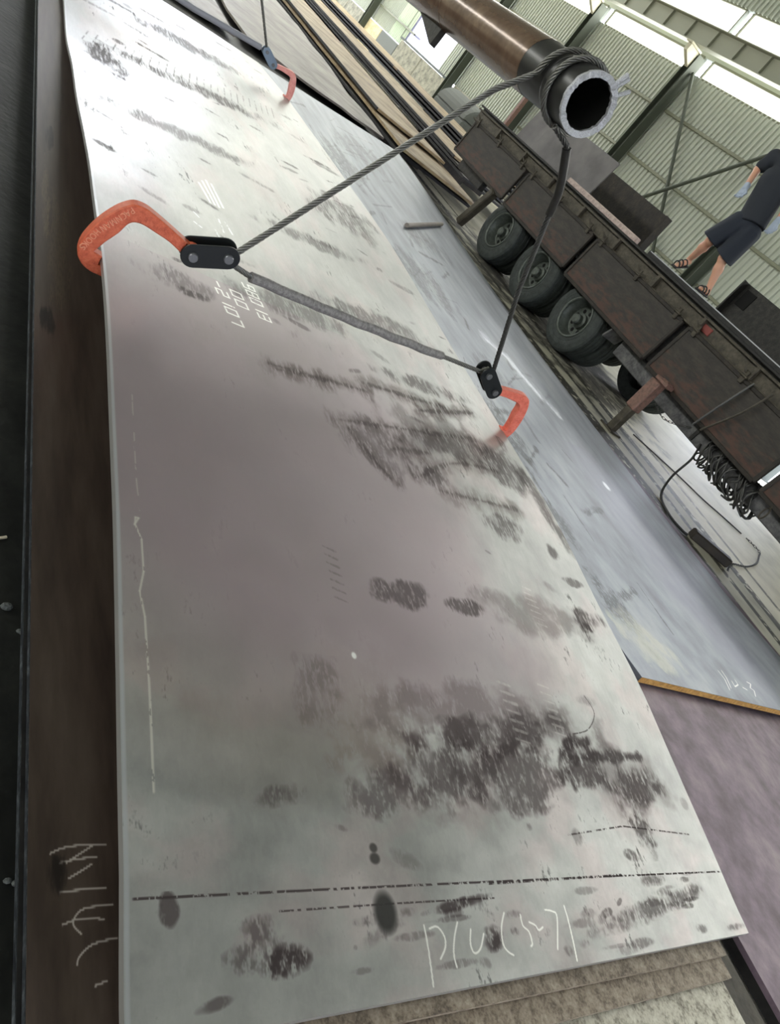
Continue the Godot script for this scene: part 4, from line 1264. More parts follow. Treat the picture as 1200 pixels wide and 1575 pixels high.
	fs.tube([a4 + Vector3(0.05, -0.01, 0), (a3 + a4) / 2 + Vector3(0, -0.03, 0), a3 + Vector3(-0.06, -0.005, 0)], 0.026, 10)
	tag_part(obj("rubber_sleeve", fs, mats.sleeve_pale, sf), "pale sleeve of the far cross rope")
	# what carries the pipe: two chain-like falls up to the crane, above the picture
	var cr := thing("crane_sling", "pair of ropes carrying the pipe from the overhead crane, above the picture", "wire rope", Vector3.ZERO)
	for s in [-4.6, -6.2]:
		obj("wire_rope", rope([cz + Vector3(0, pr + 0.012, s), Vector3(pc.x, 6.6, -5.4)], 0.014, 5, 0.3, 4), mats.wire_dark, cr)
	var cb := Mb.new()
	cb.box(Vector3(pc.x, 6.75, -5.4), Vector3(0.4, 0.4, 0.5), Basis.IDENTITY, 0.04)
	cb.box(Vector3(1.7, 7.9, -5.4), Vector3(30.0, 0.9, 0.5), Basis.IDENTITY, 0.02)
	cb.box(Vector3(pc.x, 7.2, -5.4), Vector3(0.12, 0.9, 0.12))
	obj("crane_bridge", cb, mats.crane_beam, cr)

# ------------------------------------------------------------------ trailer
func board_material() -> Material:
	var t := plain_tex(1024, 1024, 601, c8(30, 27, 24), c8(46, 41, 36), c8(62, 56, 48), 0.006, 0.2)
	# rust creeping up from the lower edges
	var g := noise_bytes(611, 0.008, 1024, 1024, 5, 40.0)
	for y in 1024:
		for x in 1024:
			var k := (y / 1023.0 - 0.55) * 1.6 + (g[y * 1024 + x] / 255.0 - 0.5) * 1.5
			if k > 0:
				t.lay(x, y, c8(84, 50, 38), minf(k * 1.1, 0.75) * (0.6 + 0.6 * (t.grain[y * 1024 + x] / 255.0)))
	var m := mat(Color.WHITE, 0.6, 0.15)
	m.albedo_texture = t.texture()
	return m

const TX := 7.56
func wheel(parent: Node3D, at: Vector3, side: float) -> void:
	# local +y of the lathe points outwards (side * x)
	var w := Node3D.new()
	w.name = "wheel"
	parent.add_child(w, true)
	w.transform = Transform3D(Basis(Vector3(0, 0, 1), PI / 2 * -side), at)
	var t := Mb.new()
	t.lathe([Vector2(0.285, 0.0), Vector2(0.30, -0.26), Vector2(0.40, -0.28), Vector2(0.48, -0.265), Vector2(0.5, -0.24), Vector2(0.497, -0.22), Vector2(0.486, -0.216), Vector2(0.486, -0.2), Vector2(0.5, -0.196), Vector2(0.5, -0.15), Vector2(0.486, -0.146), Vector2(0.486, -0.13), Vector2(0.5, -0.126), Vector2(0.5, -0.08), Vector2(0.486, -0.076), Vector2(0.486, -0.06), Vector2(0.498, -0.056), Vector2(0.494, -0.03), Vector2(0.47, -0.006), Vector2(0.41, 0.012), Vector2(0.37, 0.012), Vector2(0.355, 0.004), Vector2(0.345, 0.008), Vector2(0.315, 0.006), Vector2(0.298, -0.004), Vector2(0.285, 0.0)], Transform3D.IDENTITY, 40)
	obj("tyre", t, mats.rubber, w)
	var r := Mb.new()
	r.lathe([Vector2(0.0, -0.16), Vector2(0.20, -0.16), Vector2(0.212, -0.155), Vector2(0.22, -0.13), Vector2(0.245, -0.07), Vector2(0.262, -0.03), Vector2(0.268, 0.0), Vector2(0.285, 0.010), Vector2(0.297, 0.006), Vector2(0.299, -0.004)].map(func(q: Vector2) -> Vector2: return q), Transform3D.IDENTITY, 40)
	obj("rim", r, mats.rim, w)
	for k in 8:
		var a := TAU * k / 8 + 0.2
		var o := Mb.new()
		o.lathe([Vector2(0, 0.004), Vector2(0.026, 0.004), Vector2(0.03, 0.0)], Transform3D(Basis.IDENTITY, Vector3(0.155 * cos(a), -0.158, 0.155 * sin(a))), 14)
		obj("hand_hole", o, mats.black_hole, w)
	var hb := Mb.new()
	hb.lathe([Vector2(0, -0.02), Vector2(0.055, -0.022), Vector2(0.07, -0.035), Vector2(0.075, -0.10), Vector2(0.105, -0.115), Vector2(0.11, -0.16)].map(func(q: Vector2) -> Vector2: return q), Transform3D.IDENTITY, 20)
	hb.lathe([Vector2(0.075, -0.1), Vector2(0.0, -0.02)], Transform3D.IDENTITY, 20)
	obj("hub", hb, mats.rim, w)

func trailer() -> void:
	var bm := board_material()
	var t := thing("flatbed_trailer", "dark rusty flatbed trailer with folded-down side boards and triple axles", "trailer", Vector3.ZERO)
	var zn := -1.5
	var zf := -13.1
	var b := Mb.new()
	b.box(Vector3(8.83, 1.64, (zn + zf) / 2), Vector3(2.46, 0.06, zn - zf), Basis.IDENTITY, 0.006)
	obj("deck", b, mats.dark_steel, t)
	b = Mb.new()
	b.box(Vector3(TX, 1.665, (zn + zf) / 2), Vector3(0.09, 0.035, zn - zf), Basis.IDENTITY, 0.006)
	obj("deck_lip", b, mats.dark_edge, t)
	b = Mb.new()
	b.box(Vector3(TX + 0.035, 1.51, (zn + zf) / 2), Vector3(0.05, 0.21, zn - zf), Basis.IDENTITY, 0.005)
	b.box(Vector3(TX + 0.0, 1.605, (zn + zf) / 2), Vector3(0.09, 0.03, zn - zf), Basis.IDENTITY, 0.004)
	b.box(Vector3(TX + 0.0, 1.43, (zn + zf) / 2), Vector3(0.07, 0.025, zn - zf), Basis.IDENTITY, 0.004)
	obj("side_rail", b, mats.rail, t)
	# stake pockets and hinges
	for k in 22:
		var z := -2.1 - k * 0.5
		if k % 2 == 0:
			var s := Mb.new()
			s.box(Vector3(TX - 0.02, 1.52, z), Vector3(0.06, 0.18, 0.05), Basis.IDENTITY, 0.006)
			obj("stake_pocket", s, mats.rail, t)
	# folded-down boards
	var edges := [-1.85, -4.02, -6.25, -8.5, -10.74, -12.98]
	for i in edges.size() - 1:
		var z0: float = edges[i] - 0.075
		var z1: float = edges[i + 1] + 0.075
		var yb: float = [0.76, 0.775, 0.795, 0.83, 0.85][i]
		var lean: float = [0.05, 0.045, 0.04, 0.03, 0.03][i]
		var yt := 1.405
		var x0 := TX - 0.035
		var p := Mb.new()
		var A := Vector3(x0, yt, z1)
		var B := Vector3(x0, yt, z0)
		var C := Vector3(x0 - lean, yb, z0)
		var D := Vector3(x0 - lean, yb, z1)
		p.quad_uv([D, C, B, A], [Vector2(0, 1), Vector2(1, 1), Vector2(1, 0), Vector2(0, 0)])
		var th := Vector3(0.035, 0, 0)
		p.quad_uv([A + th, B + th, C + th, D + th], [Vector2(0, 0), Vector2(1, 0), Vector2(1, 1), Vector2(0, 1)])
		var bo := obj("side_board", p, bm, t)
		var f := Mb.new()
		var half := Vector3(0.01, 0, 0)
		f.bar(A + half, B + half, 0.05, 0.045, Vector3.RIGHT, 0.006)
		f.bar(D + half, C + half, 0.05, 0.05, Vector3.RIGHT, 0.006)
		f.bar(A + half, D + half, 0.05, 0.045, Vector3.RIGHT, 0.006)
		f.bar(B + half, C + half, 0.05, 0.045, Vector3.RIGHT, 0.006)
		obj("board_frame", f, bm if false else mats.rust_brown, bo)
		for k in 3:
			var z := lerpf(z0, z1, [0.06, 0.5, 0.94][k])
			var hg := Mb.new()
			hg.bar(Vector3(x0 - 0.018, yt - 0.05, z), Vector3(x0 - 0.03, yt + 0.1, z), 0.06, 0.02, Vector3.RIGHT, 0.004)
			hg.tube([Vector3(x0 - 0.035, yt + 0.03, z - 0.05), Vector3(x0 - 0.035, yt + 0.03, z + 0.05)], 0.016, 8)
			hg.bar(Vector3(x0 - 0.04, yt + 0.07, z - 0.02), Vector3(x0 - 0.075, yt + 0.12, z - 0.06), 0.02, 0.02)
			obj("hinge", hg, mats.rail, bo)
	# upright boards on the far side
	for q in [[-10.22, -12.45, 0], [-1.9, -3.9, 0], [-3.95, -5.95, 0], [-6.0, -8.05, 1]]:
		var p := Mb.new()
		p.box(Vector3(10.06, 2.015, (q[0] + q[1]) / 2), Vector3(0.05, 0.69, q[0] - q[1]), Basis.IDENTITY, 0.006)
		for s in [q[0], q[1]]:
			p.box(Vector3(10.0, 2.015, s), Vector3(0.17, 0.69, 0.035), Basis.IDENTITY, 0.006)
		var o := obj("upright_board", p, mats.rust_brown if q[2] == 0 else mats.dark_steel, t)
		if q[2] == 1:
			var s := Mb.new()
			s.box(Vector3(10.03, 2.16, -7.86), Vector3(0.016, 0.26, 0.22), Basis.IDENTITY, 0.003)
			obj("pocket_slot", s, mats.black_hole, o)
	# chassis
	b = Mb.new()
	for x in [8.35, 9.35]:
		b.bar(Vector3(x, 1.1, zn), Vector3(x, 1.1, zf + 0.2), 0.16, 0.03)
		b.bar(Vector3(x, 1.59, zn), Vector3(x, 1.59, zf + 0.2), 0.16, 0.03)
		b.bar(Vector3(x, 1.34, zn), Vector3(x, 1.34, zf + 0.2), 0.02, 0.48)
	obj("chassis_beam", b, mats.dark_steel, t)
	for k in 12:
		b = Mb.new()
		b.box(Vector3(8.83, 1.53, -1.9 - k * 0.98), Vector3(2.4, 0.14, 0.06))
		obj("cross_member", b, mats.dark_steel, t)
	b = Mb.new()
	b.box(Vector3(7.72, 0.66, -4.7), Vector3(0.12, 0.22, 4.4), Basis.IDENTITY, 0.012)
	b.box(Vector3(7.72, 1.1, -3.8), Vector3(0.08, 0.6, 0.08))
	b.box(Vector3(7.72, 1.1, -6.4), Vector3(0.08, 0.6, 0.08))
	obj("side_guard", b, mats.chassis, t)
	for s in [-4.05, -5.1, -5.95]:
		var k := Mb.new()
		k.box(Vector3(7.655, 0.66, s), Vector3(0.02, 0.18, 0.05), Basis.IDENTITY, 0.003)
		obj("guard_strap", k, mats.dark_steel, t)
	# mudguard flap in front of the nearest wheel
	b = Mb.new()
	b.bar(Vector3(7.68, 0.92, -7.0), Vector3(7.68, 0.62, -7.12), 0.03, 0.3, Vector3.RIGHT, 0.004)
	b.box(Vector3(7.78, 0.98, -6.95), Vector3(0.3, 0.05, 0.4), Basis.IDENTITY, 0.01)
	obj("mud_flap", b, mats.chassis, t)
	# axles and wheels
	for z in [-7.78, -9.1, -10.42]:
		var a := Mb.new()
		a.tube([Vector3(7.9, 0.5, z), Vector3(9.76, 0.5, z)], 0.07, 12)
		for x in [8.35, 9.35]:
			a.box(Vector3(x, 0.8, z), Vector3(0.09, 0.5, 0.9), Basis.IDENTITY, 0.02)
		obj("axle", a, mats.dark_steel, t)
		wheel(t, Vector3(7.585, 0.5, z), -1.0)
		wheel(t, Vector3(7.90, 0.5, z), -1.0)
		wheel(t, Vector3(10.07, 0.5, z), 1.0)
		wheel(t, Vector3(9.76, 0.5, z), 1.0)
	# landing leg
	b = Mb.new()
	b.box(Vector3(7.30, 0.56, -5.72), Vector3(0.14, 0.42, 0.16), Basis.IDENTITY, 0.012)
	b.box(Vector3(7.38, 0.80, -5.72), Vector3(0.16, 0.05, 0.22), Basis.IDENTITY, 0.01)
	b.box(Vector3(7.56, 0.8, -5.72), Vector3(0.42, 0.08, 0.1), Basis.IDENTITY, 0.01)
	tag_part(obj("landing_leg", b, mats.red_leg, t), "faded red landing leg")
	b = Mb.new()
	b.box(Vector3(7.30, 0.2, -5.72), Vector3(0.1, 0.36, 0.11), Basis.IDENTITY, 0.008)
	b.box(Vector3(7.30, 0.012, -5.72), Vector3(0.22, 0.024, 0.24), Basis.IDENTITY, 0.004)
	obj("leg_foot", b, mats.rail, t)
	# red marker on the rail
	b = Mb.new()
	b.box(Vector3(TX + 0.005, 1.51, -6.03), Vector3(0.02, 0.09, 0.2), Basis.IDENTITY, 0.004)
	tag_part(obj("red_marker", b, mats.red_paint, t), "faded red patch on the rail")
	# tail bar hanging at the far end and the small dark box by it
	b = Mb.new()
	b.box(Vector3(7.75, 0.8, -12.3), Vector3(0.12, 0.3, 1.0), Basis.IDENTITY, 0.01)
	obj("tail_box", b, mats.dark_steel, t)
	b = Mb.new()
	b.bar(Vector3(7.5, 0.85, -11.05), Vector3(7.45, 0.1, -11.25), 0.14, 0.14, Vector3.RIGHT, 0.02)
	obj("rear_leg", b, mats.rail, t)

func bed_load() -> void:
	var b := Mb.new()
	b.box(Vector3.ZERO, Vector3(0.02, 0.72, 2.7), Basis.IDENTITY, 0.002)
	var s := obj("steel_sheet", b, mats.lead)
	s.position = Vector3(8.52, 2.03, -11.75)
	s.rotation.z = -0.12
	tag(s, "plain lead-grey steel sheet standing upright on the trailer below the pipe end", "steel sheet")
	var f := Mb.new()
	f.box(Vector3(8.75, 1.83, -11.75), Vector3(0.12, 0.32, 2.0), Basis.IDENTITY, 0.01)
	tag(obj("timber_prop", f, mats.rust_brown), "dark timber propping the grey sheet from behind on the trailer", "timber")
	var p := Mb.new()
	p.bar(Vector3(7.78, 1.715, -10.1), Vector3(7.74, 1.715, -8.05), 0.09, 0.09, Vector3.UP, 0.014)
	tag(obj("timber_bar", p, mats.wood), "pale pinkish timber bar lying along the trailer's edge", "timber")
	var lp := thing("steel_plate", "thick black-edged steel slab loaded on the trailer deck beneath the worker's feet", "steel plate")
	obj("plate_body", slab([Vector2(7.70, -1.8), Vector2(9.9, -1.8), Vector2(9.9, -7.72), Vector2(7.70, -7.72)], 1.742, 0.07, 91, 0.004), mats.dark_edge, lp)
	var le := Mb.new()
	le.bar(Vector3(7.699, 1.738, -1.8), Vector3(7.699, 1.738, -7.7), 0.006, 0.012)  # pale strip along the top edge of the slab
	tag_part(obj("bright_arris", le, mats.cut_steel, lp), "bright top edge")
	# grey drum-like machine cover behind the trailer tail
	var d := thing("machine_cover", "rounded grey metal cover standing behind the trailer's far end", "machine", Vector3(13.95, 0.0, -24.7))
	var c := Mb.new()
	c.box(Vector3(0, 0.55, 0), Vector3(1.4, 1.1, 2.6), Basis.IDENTITY, 0.08)
	obj("housing", c, mats.grey_block, d)
	c = Mb.new()
	var half: Array = []
	for k in 13:
		var a := PI * k / 12
		half.append(Vector2(0.7 * cos(a), 1.1 + 0.55 * sin(a)))
	c.prism(PackedVector2Array(half), 2.5, 0.06, Transform3D.IDENTITY)
	obj("curved_lid", c, mats.grey_block, d)
	var rp := Mb.new()
	rp.bar(Vector3(15.3, 0.0, -24.6), Vector3(15.3, 2.9, -24.6), 0.16, 0.16, Vector3.RIGHT, 0.02)
	tag(obj("steel_post", rp, mats.red_leg), "short reddish-brown post standing behind the machine cover", "post")

# ------------------------------------------------------------------ the man on the trailer
func worker() -> void:
	var o := Vector3(0, 1.53, 0)
	var P := func(x: float, y: float, z: float) -> Vector3: return o + (Vector3(x, y, z) - o) * 0.985
	var hipR: Vector3 = P.call(7.95, 2.66, -7.16)
	var hipL: Vector3 = P.call(8.02, 2.62, -6.98)
	var kneeR: Vector3 = P.call(7.86, 2.28, -7.22)
	var kneeL: Vector3 = P.call(7.90, 2.22, -6.90)
	var ankR: Vector3 = P.call(8.06, 1.98, -7.44)
	var ankL: Vector3 = P.call(8.0, 1.86, -6.80)
	var pelvis: Vector3 = P.call(8.0, 2.72, -7.08)
	var chest: Vector3 = P.call(8.0, 3.18, -7.26)
	var neck: Vector3 = P.call(8.0, 3.50, -7.36)
	var head: Vector3 = P.call(7.96, 3.68, -7.38)
	var shR: Vector3 = P.call(7.98, 3.42, -7.54)
	var shL: Vector3 = P.call(8.02, 3.40, -7.14)
	var elR: Vector3 = P.call(7.93, 3.20, -7.56)
	var wrR: Vector3 = P.call(7.80, 2.94, -7.37)
	var elL: Vector3 = P.call(8.1, 3.12, -6.95)
	var wrL: Vector3 = P.call(8.05, 2.87, -6.84)
	var t := thing("person", "worker on the trailer in dark shirt, dark shorts, grey gloves and sandals", "person", Vector3.ZERO)
	var bones := [[pelvis, chest, 0.10, 0.11], [chest, neck, 0.10, 0.06], [neck, head, 0.05, 0.06], [head + Vector3(0, 0.02, 0), head + Vector3(-0.015, 0.06, 0), 0.088, 0.092], [head + Vector3(-0.05, -0.06, 0), head + Vector3(-0.04, 0.0, 0), 0.045, 0.06],
		[shR, shL, 0.062, 0.062], [shR, elR, 0.055, 0.042], [elR, wrR, 0.043, 0.03], [shL, elL, 0.055, 0.042], [elL, wrL, 0.043, 0.03],
		[hipR, kneeR, 0.085, 0.06], [hipL, kneeL, 0.085, 0.06], [kneeR, kneeR.lerp(ankR, 0.35), 0.055, 0.058], [kneeR.lerp(ankR, 0.35), ankR, 0.056, 0.037], [kneeL, kneeL.lerp(ankL, 0.35), 0.055, 0.058], [kneeL.lerp(ankL, 0.35), ankL, 0.056, 0.037]]
	var toeR: Vector3 = ankR + Vector3(-0.13, -0.155, 0.03)
	var toeL: Vector3 = ankL + Vector3(-0.17, -0.055, 0.05)
	bones.append([ankR + Vector3(0.02, -0.03, 0), toeR, 0.036, 0.03, Vector3(1, 0.8, 1.2)])
	bones.append([ankL + Vector3(0.03, -0.04, 0), toeL, 0.036, 0.028, Vector3(1, 0.8, 1.2)])
	obj("body", body(bones, 0.013, 0.03), mats.skin, t)
	# face: eyes, nose, ears, hair
	var fc: Vector3 = head + Vector3(-0.10, 0.03, 0)
	for s in [-1.0, 1.0]:
		var e := Mb.new()
		e.lathe([Vector2(0, -0.008), Vector2(0.007, -0.005), Vector2(0.009, 0), Vector2(0.007, 0.005), Vector2(0, 0.008)], Transform3D(Basis.IDENTITY, fc + Vector3(0.0, 0.01, s * 0.032)), 10)
		obj("eye", e, mats.eye, t)
	obj("nose", body([[fc + Vector3(0, 0.01, 0), fc + Vector3(-0.022, -0.03, 0), 0.009, 0.014]], 0.005, 0.01), mats.skin, t)
	obj("mouth", body([[fc + Vector3(0.002, -0.055, -0.018), fc + Vector3(0.002, -0.055, 0.018), 0.007, 0.007]], 0.004, 0.006), mats.lips, t)
	for s in [-1.0, 1.0]:
		obj("ear", body([[head + Vector3(0.0, 0.04, s * 0.092), head + Vector3(0.005, 0.0, s * 0.09), 0.018, 0.012, Vector3(1, 1, 0.5)]], 0.005, 0.01), mats.skin, t)
	obj("hair", body([[head + Vector3(0.015, 0.075, 0), head + Vector3(0.03, 0.05, 0), 0.092, 0.095], [head + Vector3(0.04, 0.0, 0), head + Vector3(0.045, -0.03, 0), 0.075, 0.06]], 0.01, 0.03), mats.hair, t)
	# shirt with short sleeves, loose over the shorts
	var hem: Vector3 = pelvis.lerp(chest, -0.05)
	obj("shirt", body([[hem, chest, 0.165, 0.168], [hem + Vector3(0, 0, -0.06), chest + Vector3(0, 0.05, -0.07), 0.125, 0.13], [hem + Vector3(0, 0, 0.06), chest + Vector3(0, 0.05, 0.07), 0.125, 0.13], [chest, neck.lerp(chest, 0.3), 0.15, 0.085], [shR, shL, 0.085, 0.085], [shR, shR.lerp(elR, 0.7), 0.082, 0.078], [shL, shL.lerp(elL, 0.7), 0.082, 0.078]], 0.013, 0.045, [[hem + Vector3(0, -0.02, 0), (pelvis - chest).normalized()]]), mats.shirt, t)
	# wide shorts down to the knees, with folds
	var sh: Array = [[pelvis + Vector3(0, 0.02, -0.01), pelvis + Vector3(0, -0.06, 0.0), 0.14, 0.135]]
	for q in [[hipR, kneeR], [hipL, kneeL]]:
		sh.append([q[0], q[0].lerp(q[1], 1.3), 0.12, 0.135])
		sh.append([q[0] + Vector3(-0.07, 0.02, 0.03), q[0].lerp(q[1], 1.25) + Vector3(-0.07, 0, -0.03), 0.045, 0.062])
		sh.append([q[0] + Vector3(-0.05, 0.02, -0.07), q[0].lerp(q[1], 1.25) + Vector3(-0.03, 0, -0.08), 0.045, 0.06])
		sh.append([q[0] + Vector3(-0.03, 0.0, 0.09), q[0].lerp(q[1], 1.25) + Vector3(-0.02, 0, 0.08), 0.045, 0.06])
	var hemn: Vector3 = (kneeL - kneeR).normalized().cross(Vector3.RIGHT).normalized()
	if hemn.y > 0:
		hemn = -hemn
	obj("shorts", body(sh, 0.012, 0.018, [[kneeR.lerp(kneeL, 0.5) + Vector3(0, 0.0, 0), hemn]]), mats.shorts, t)
	# gloves: palm, four fingers and a thumb, hanging half curled
	for q in [[wrR, (wrR - elR).normalized(), Vector3(0, 0, 1), "R"], [wrL, (wrL - elL).normalized(), Vector3(0, 0, 1), "L"]]:
		var w: Vector3 = q[0]
		var d: Vector3 = (q[1] as Vector3).lerp(Vector3.DOWN, 0.35).normalized()
		var side: Vector3 = (q[2] as Vector3).slide(d).normalized()
		var inn: Vector3 = d.cross(side)
		var hb: Array = [[w - d * 0.05, w + d * 0.01, 0.037, 0.034], [w + side * 0.02, w + d * 0.075 + side * 0.026, 0.022, 0.021], [w - side * 0.018, w + d * 0.075 - side * 0.024, 0.022, 0.02], [w, w + d * 0.08, 0.024, 0.022]]
		for k in 4:
			var root: Vector3 = w + d * 0.085 + side * (0.034 - 0.0225 * k)
			var ln: float = [0.062, 0.074, 0.07, 0.054][k]
			var m1: Vector3 = root + d * ln * 0.5 + side * (0.006 - 0.004 * k)
			var m2: Vector3 = m1 + d * ln * 0.45 + inn * 0.022
			hb.append([root, m1, 0.0115, 0.011])
			hb.append([m1, m2, 0.011, 0.0098])
		var tr: Vector3 = w + d * 0.03 + side * 0.036
		hb.append([tr, tr + d * 0.036 + side * 0.024, 0.014, 0.012])
		hb.append([tr + d * 0.036 + side * 0.024, tr + d * 0.066 + side * 0.026 + inn * 0.01, 0.012, 0.0105])
		obj("glove", body(hb, 0.0045, 0.008), mats.glove, t)
	# sandals: sole and straps
	for q in [[ankR, toeR], [ankL, toeL]]:
		var heel: Vector3 = q[0] + Vector3(0.05, -0.075, 0)
		var tip: Vector3 = q[1] + Vector3(-0.035, -0.035, 0)
		var s := Mb.new()
		var run := (tip - heel)
		s.bar(heel, tip, 0.095, 0.024, Vector3.UP, 0.01)
		var z := run.normalized()
		var x := Vector3.UP.cross(z).normalized()
		var y := z.cross(x)
		var so := obj("sandal", s, mats.shoe, t)
		for k in [0.25, 0.55, 0.78]:
			var st: Array = []
			var c: Vector3 = heel + run * k
			for i in 9:
				var a := PI * i / 8
				st.append(c + x * 0.047 * cos(a) + y * (0.012 + (0.072 if k < 0.6 else 0.058) * sin(a)))
			var sb := Mb.new()
			sb.tube(st, 0.009, 6)
			obj("strap", sb, mats.shoe, so)

# ------------------------------------------------------------------ small things
func small_things() -> void:
	var rng := RandomNumberGenerator.new()
	rng.seed = 77
	for q in [[0.452, -1.343, 0.5, "pale butt at the photo's left border, among the grit"], [0.512, -1.334, 1.9, "pale butt lying close beside the left plate's edge, the thickest one"], [0.508, -0.874, -0.6, "lowest pale butt, lying slanted on the black plate"]]:
		var b := Mb.new()
		b.tube([Vector3(-0.009, 0.0035, 0), Vector3(0, 0.0036, 0.0006), Vector3(0.009, 0.0035, 0)], 0.0035, 10)
		var o := obj("cigarette_butt", b, mats.butt)
		o.position = Vector3(q[0], 0.2, q[1])
		o.rotation.y = q[2]
		tag(o, q[3], "cigarette butt", "butts on the black plate")
	var spots := [[0.505, -1.08, 0.009, "pair-like grey stone chip lying left of the brown plate"], [0.497, -1.083, 0.007, "small grey stone chip touching its larger neighbour"], [0.466, -1.14, 0.012, "dark stone chip near the left border at mid height"], [0.502, -0.56, 0.007, "grey stone chip beside the chalked H of the brown plate"], [0.488, -0.565, 0.006, "tiny grey stone chip low on the black plate"]]
	for q in spots:
		var b := Mb.new()
		var n := 8
		var pr: Array = []
		for k in 6:
			var a := -PI / 2 + PI * k / 5
			pr.append(Vector2(maxf(cos(a), 0.0) * q[2] * rng.randf_range(0.8, 1.15), sin(a) * q[2] * 0.7))
		b.lathe(pr, Transform3D(Basis(Vector3.UP, rng.randf() * 6.0).scaled(Vector3(1.2, 1, 0.8)), Vector3.ZERO), n, -1)
		var o := obj("stone_chip", b, mats.stone)
		o.position = Vector3(q[0], 0.2 + q[2] * 0.62, q[1])
		tag(o, q[3], "stone chip", "grit on the black plate")
	# short bar on the bluish plate
	var bar := Mb.new()
	bar.tube([Vector3(4.1, 0.329, -6.9), Vector3(5.25, 0.358, -8.2)], 0.024, 10)
	tag(obj("steel_bar", bar, mats.far_plate), "short grey round bar lying on the far part of the bluish plate", "bar")
	# black hose hanging from the trailer and running over the floor
	var h := Mb.new()
	h.tube(smooth([Vector3(7.645, 0.62, -4.95), Vector3(7.6, 0.45, -4.85), Vector3(7.45, 0.18, -4.75), Vector3(7.2, 0.02, -4.5), Vector3(6.95, 0.016, -4.1), Vector3(6.98, 0.016, -3.9), Vector3(7.05, 0.016, -3.86)]), 0.014, 8)
	tag(obj("hose", h, mats.hose), "black hose hanging from the trailer and curving over the floor", "hose")
	var h2 := Mb.new()
	h2.tube(smooth([Vector3(8.2, 0.012, -6.1), Vector3(8.8, 0.012, -5.6), Vector3(9.1, 0.012, -5.25), Vector3(9.4, 0.012, -5.05), Vector3(9.7, 0.012, -4.82)]), 0.009, 6)
	tag(obj("cable", h2, mats.hose), "thin dark cable running straight over the bright floor to the chain", "cable")
	# chain on the floor
	var ch := thing("chain", "rusty link chain lying in a loop on the bright floor", "chain", Vector3.ZERO)
	chain(ch, smooth([Vector3(9.75, 0.016, -4.75), Vector3(9.85, 0.016, -4.55), Vector3(9.6, 0.016, -4.38), Vector3(9.1, 0.016, -4.1), Vector3(8.45, 0.016, -3.85), Vector3(7.9, 0.016, -3.72), Vector3(7.5, 0.016, -3.5)]), 0.012)
	# chain round the landing leg and guard
	var c2 := thing("chain", "dark chain slung from the side guard across to the landing leg", "chain", Vector3.ZERO)
	chain(c2, smooth([Vector3(7.64, 0.66, -5.2), Vector3(7.58, 0.56, -5.35), Vector3(7.5, 0.52, -5.48), Vector3(7.40, 0.58, -5.62)]), 0.012)
	# scrap block on the floor by the hose end
	var w := Mb.new()
	w.bar(Vector3(7.15, 0.05, -3.9), Vector3(7.62, 0.05, -3.62), 0.12, 0.1, Vector3.UP, 0.015)
	tag(obj("scrap_block", w, mats.rust_brown), "dark scrap block on the floor where the black hose ends", "scrap")
	# bundle of wire hanging under the boards
	var bd := thing("wire_bundle", "tangled bundle of grey wire tied along the trailer's side guard", "wire", Vector3.ZERO)
	for k in 30:
		var z := -4.85 + k * 0.03
		var pts: Array = []
		for i in 9:
			var a := TAU * i / 8 + k
			pts.append(Vector3(7.70 + (0.105 + 0.02 * (k % 3)) * cos(a), 0.62 + (0.15 + 0.03 * (k % 2)) * sin(a) + rng.randf_range(-0.02, 0.02), z + rng.randf_range(-0.08, 0.08) - 0.05 * sin(a)))
		var b := Mb.new()
		b.tube(smooth(pts), 0.011, 5)
		obj("wire_loop", b, mats.wire_dark if k % 3 else mats.hose, bd)
	# ropes slung over the boards
	for q in [[Vector3(7.50, 1.45, -4.98), Vector3(7.455, 1.1, -5.02), Vector3(7.43, 0.72, -5.07), "dark tie rope pulled tight down the side board, the farther of two"], [Vector3(7.49, 1.5, -4.72), Vector3(7.45, 1.15, -4.78), Vector3(7.43, 0.74, -4.95), "pale bar hooked down the side board beside the tie rope"]]:
		var b := Mb.new()
		b.tube(smooth([q[0], q[1], q[2]]), 0.013, 7)
		tag(obj("tie_rope", b, mats.wire_dark if (q[3] as String).begins_with("dark") else mats.rail), q[3], "rope")
	# open ring hanging at the board's lower corner
	var rg := Mb.new()
	var ring: Array = []
	for k in 15:
		var a := TAU * k / 14
		ring.append(Vector3(7.45, 0.66 + 0.07 * sin(a), -3.72 + 0.03 * cos(a)))
	rg.tube(ring, 0.009, 7, false)
	rg.tube([Vector3(7.45, 0.73, -3.72), Vector3(7.5, 0.8, -3.74)], 0.009, 7)
	tag(obj("latch_ring", rg, mats.rail), "small rusty latch ring hanging below the side board at the right border", "ring")

# flat list x0, z0, x1, z1, ... drawn as a rounded stroke
func curve(s: Array) -> Array:
	var p: Array = []
	for i in range(0, s.size(), 2):
		p.append(Vector3(s[i], 0, s[i + 1]))
	var out: Array = []
	for q in smooth(p):
		out.append_array([q.x, q.z])
	return out

func smooth(pts: Array) -> Array:
	var out: Array = []
	for i in pts.size() - 1:
		for k in 6:
			out.append((pts[i] as Vector3).cubic_interpolate(pts[i + 1], pts[maxi(i - 1, 0)], pts[mini(i + 2, pts.size() - 1)], k / 6.0))
	out.append(pts[pts.size() - 1])
	return out

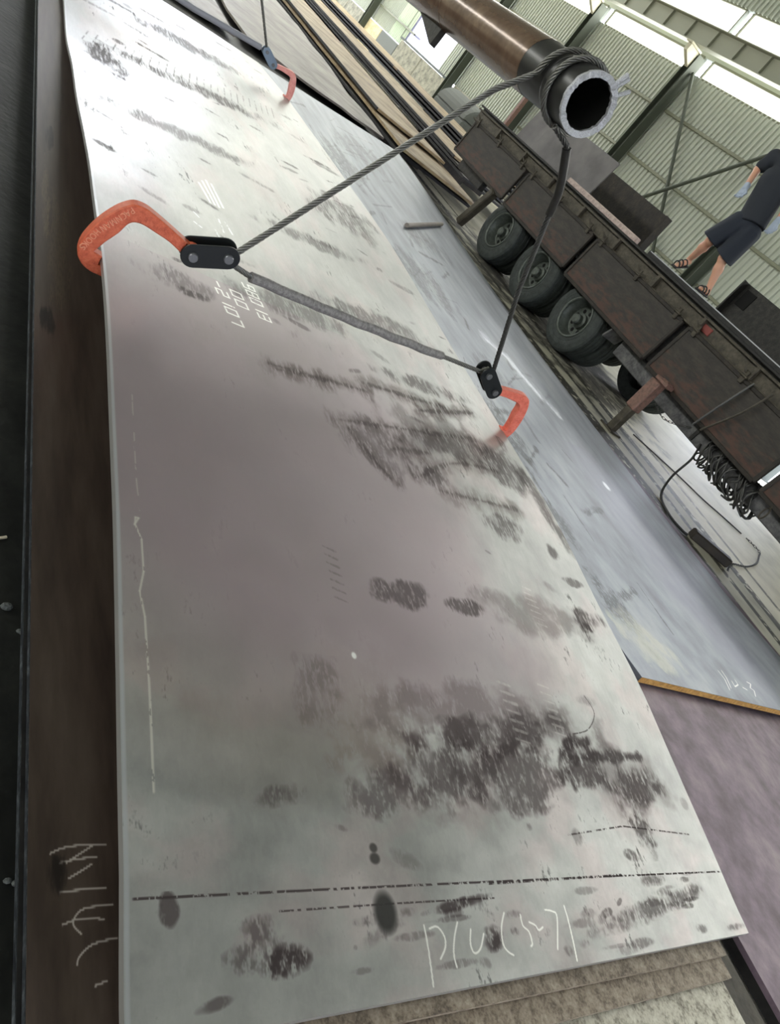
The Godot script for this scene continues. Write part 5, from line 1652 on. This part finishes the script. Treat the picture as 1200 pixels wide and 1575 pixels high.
func chain(parent: Node3D, path: Array, r: float) -> void:
	var c := Curve3D.new()
	for p in path:
		c.add_point(p)
	var n := int(c.get_baked_length() / (r * 3.6))
	var lm := Mb.new()
	var link: Array = []
	for k in 13:
		var a := TAU * k / 12
		link.append(Vector3(r * 0.95 * cos(a), 0, r * 1.5 * sin(a) + signf(sin(a)) * r * 0.7))
	lm.tube(link, r * 0.34, 6, false)
	var m := lm.done()
	for i in n:
		var at := c.sample_baked((i + 0.5) * r * 3.6)
		var to := c.sample_baked((i + 1.2) * r * 3.6)
		if at.distance_to(to) < 0.001:
			continue
		var o := obj("link", m, mats.wire_dark, parent)
		var z := (to - at).normalized()
		var x := Vector3(0.3, 1, 0.2).cross(z).normalized()
		var b := Basis(x, z.cross(x), z)
		o.transform = Transform3D(b * Basis(Vector3(0, 0, 1), PI / 2 * (i % 2) + 0.4), at)
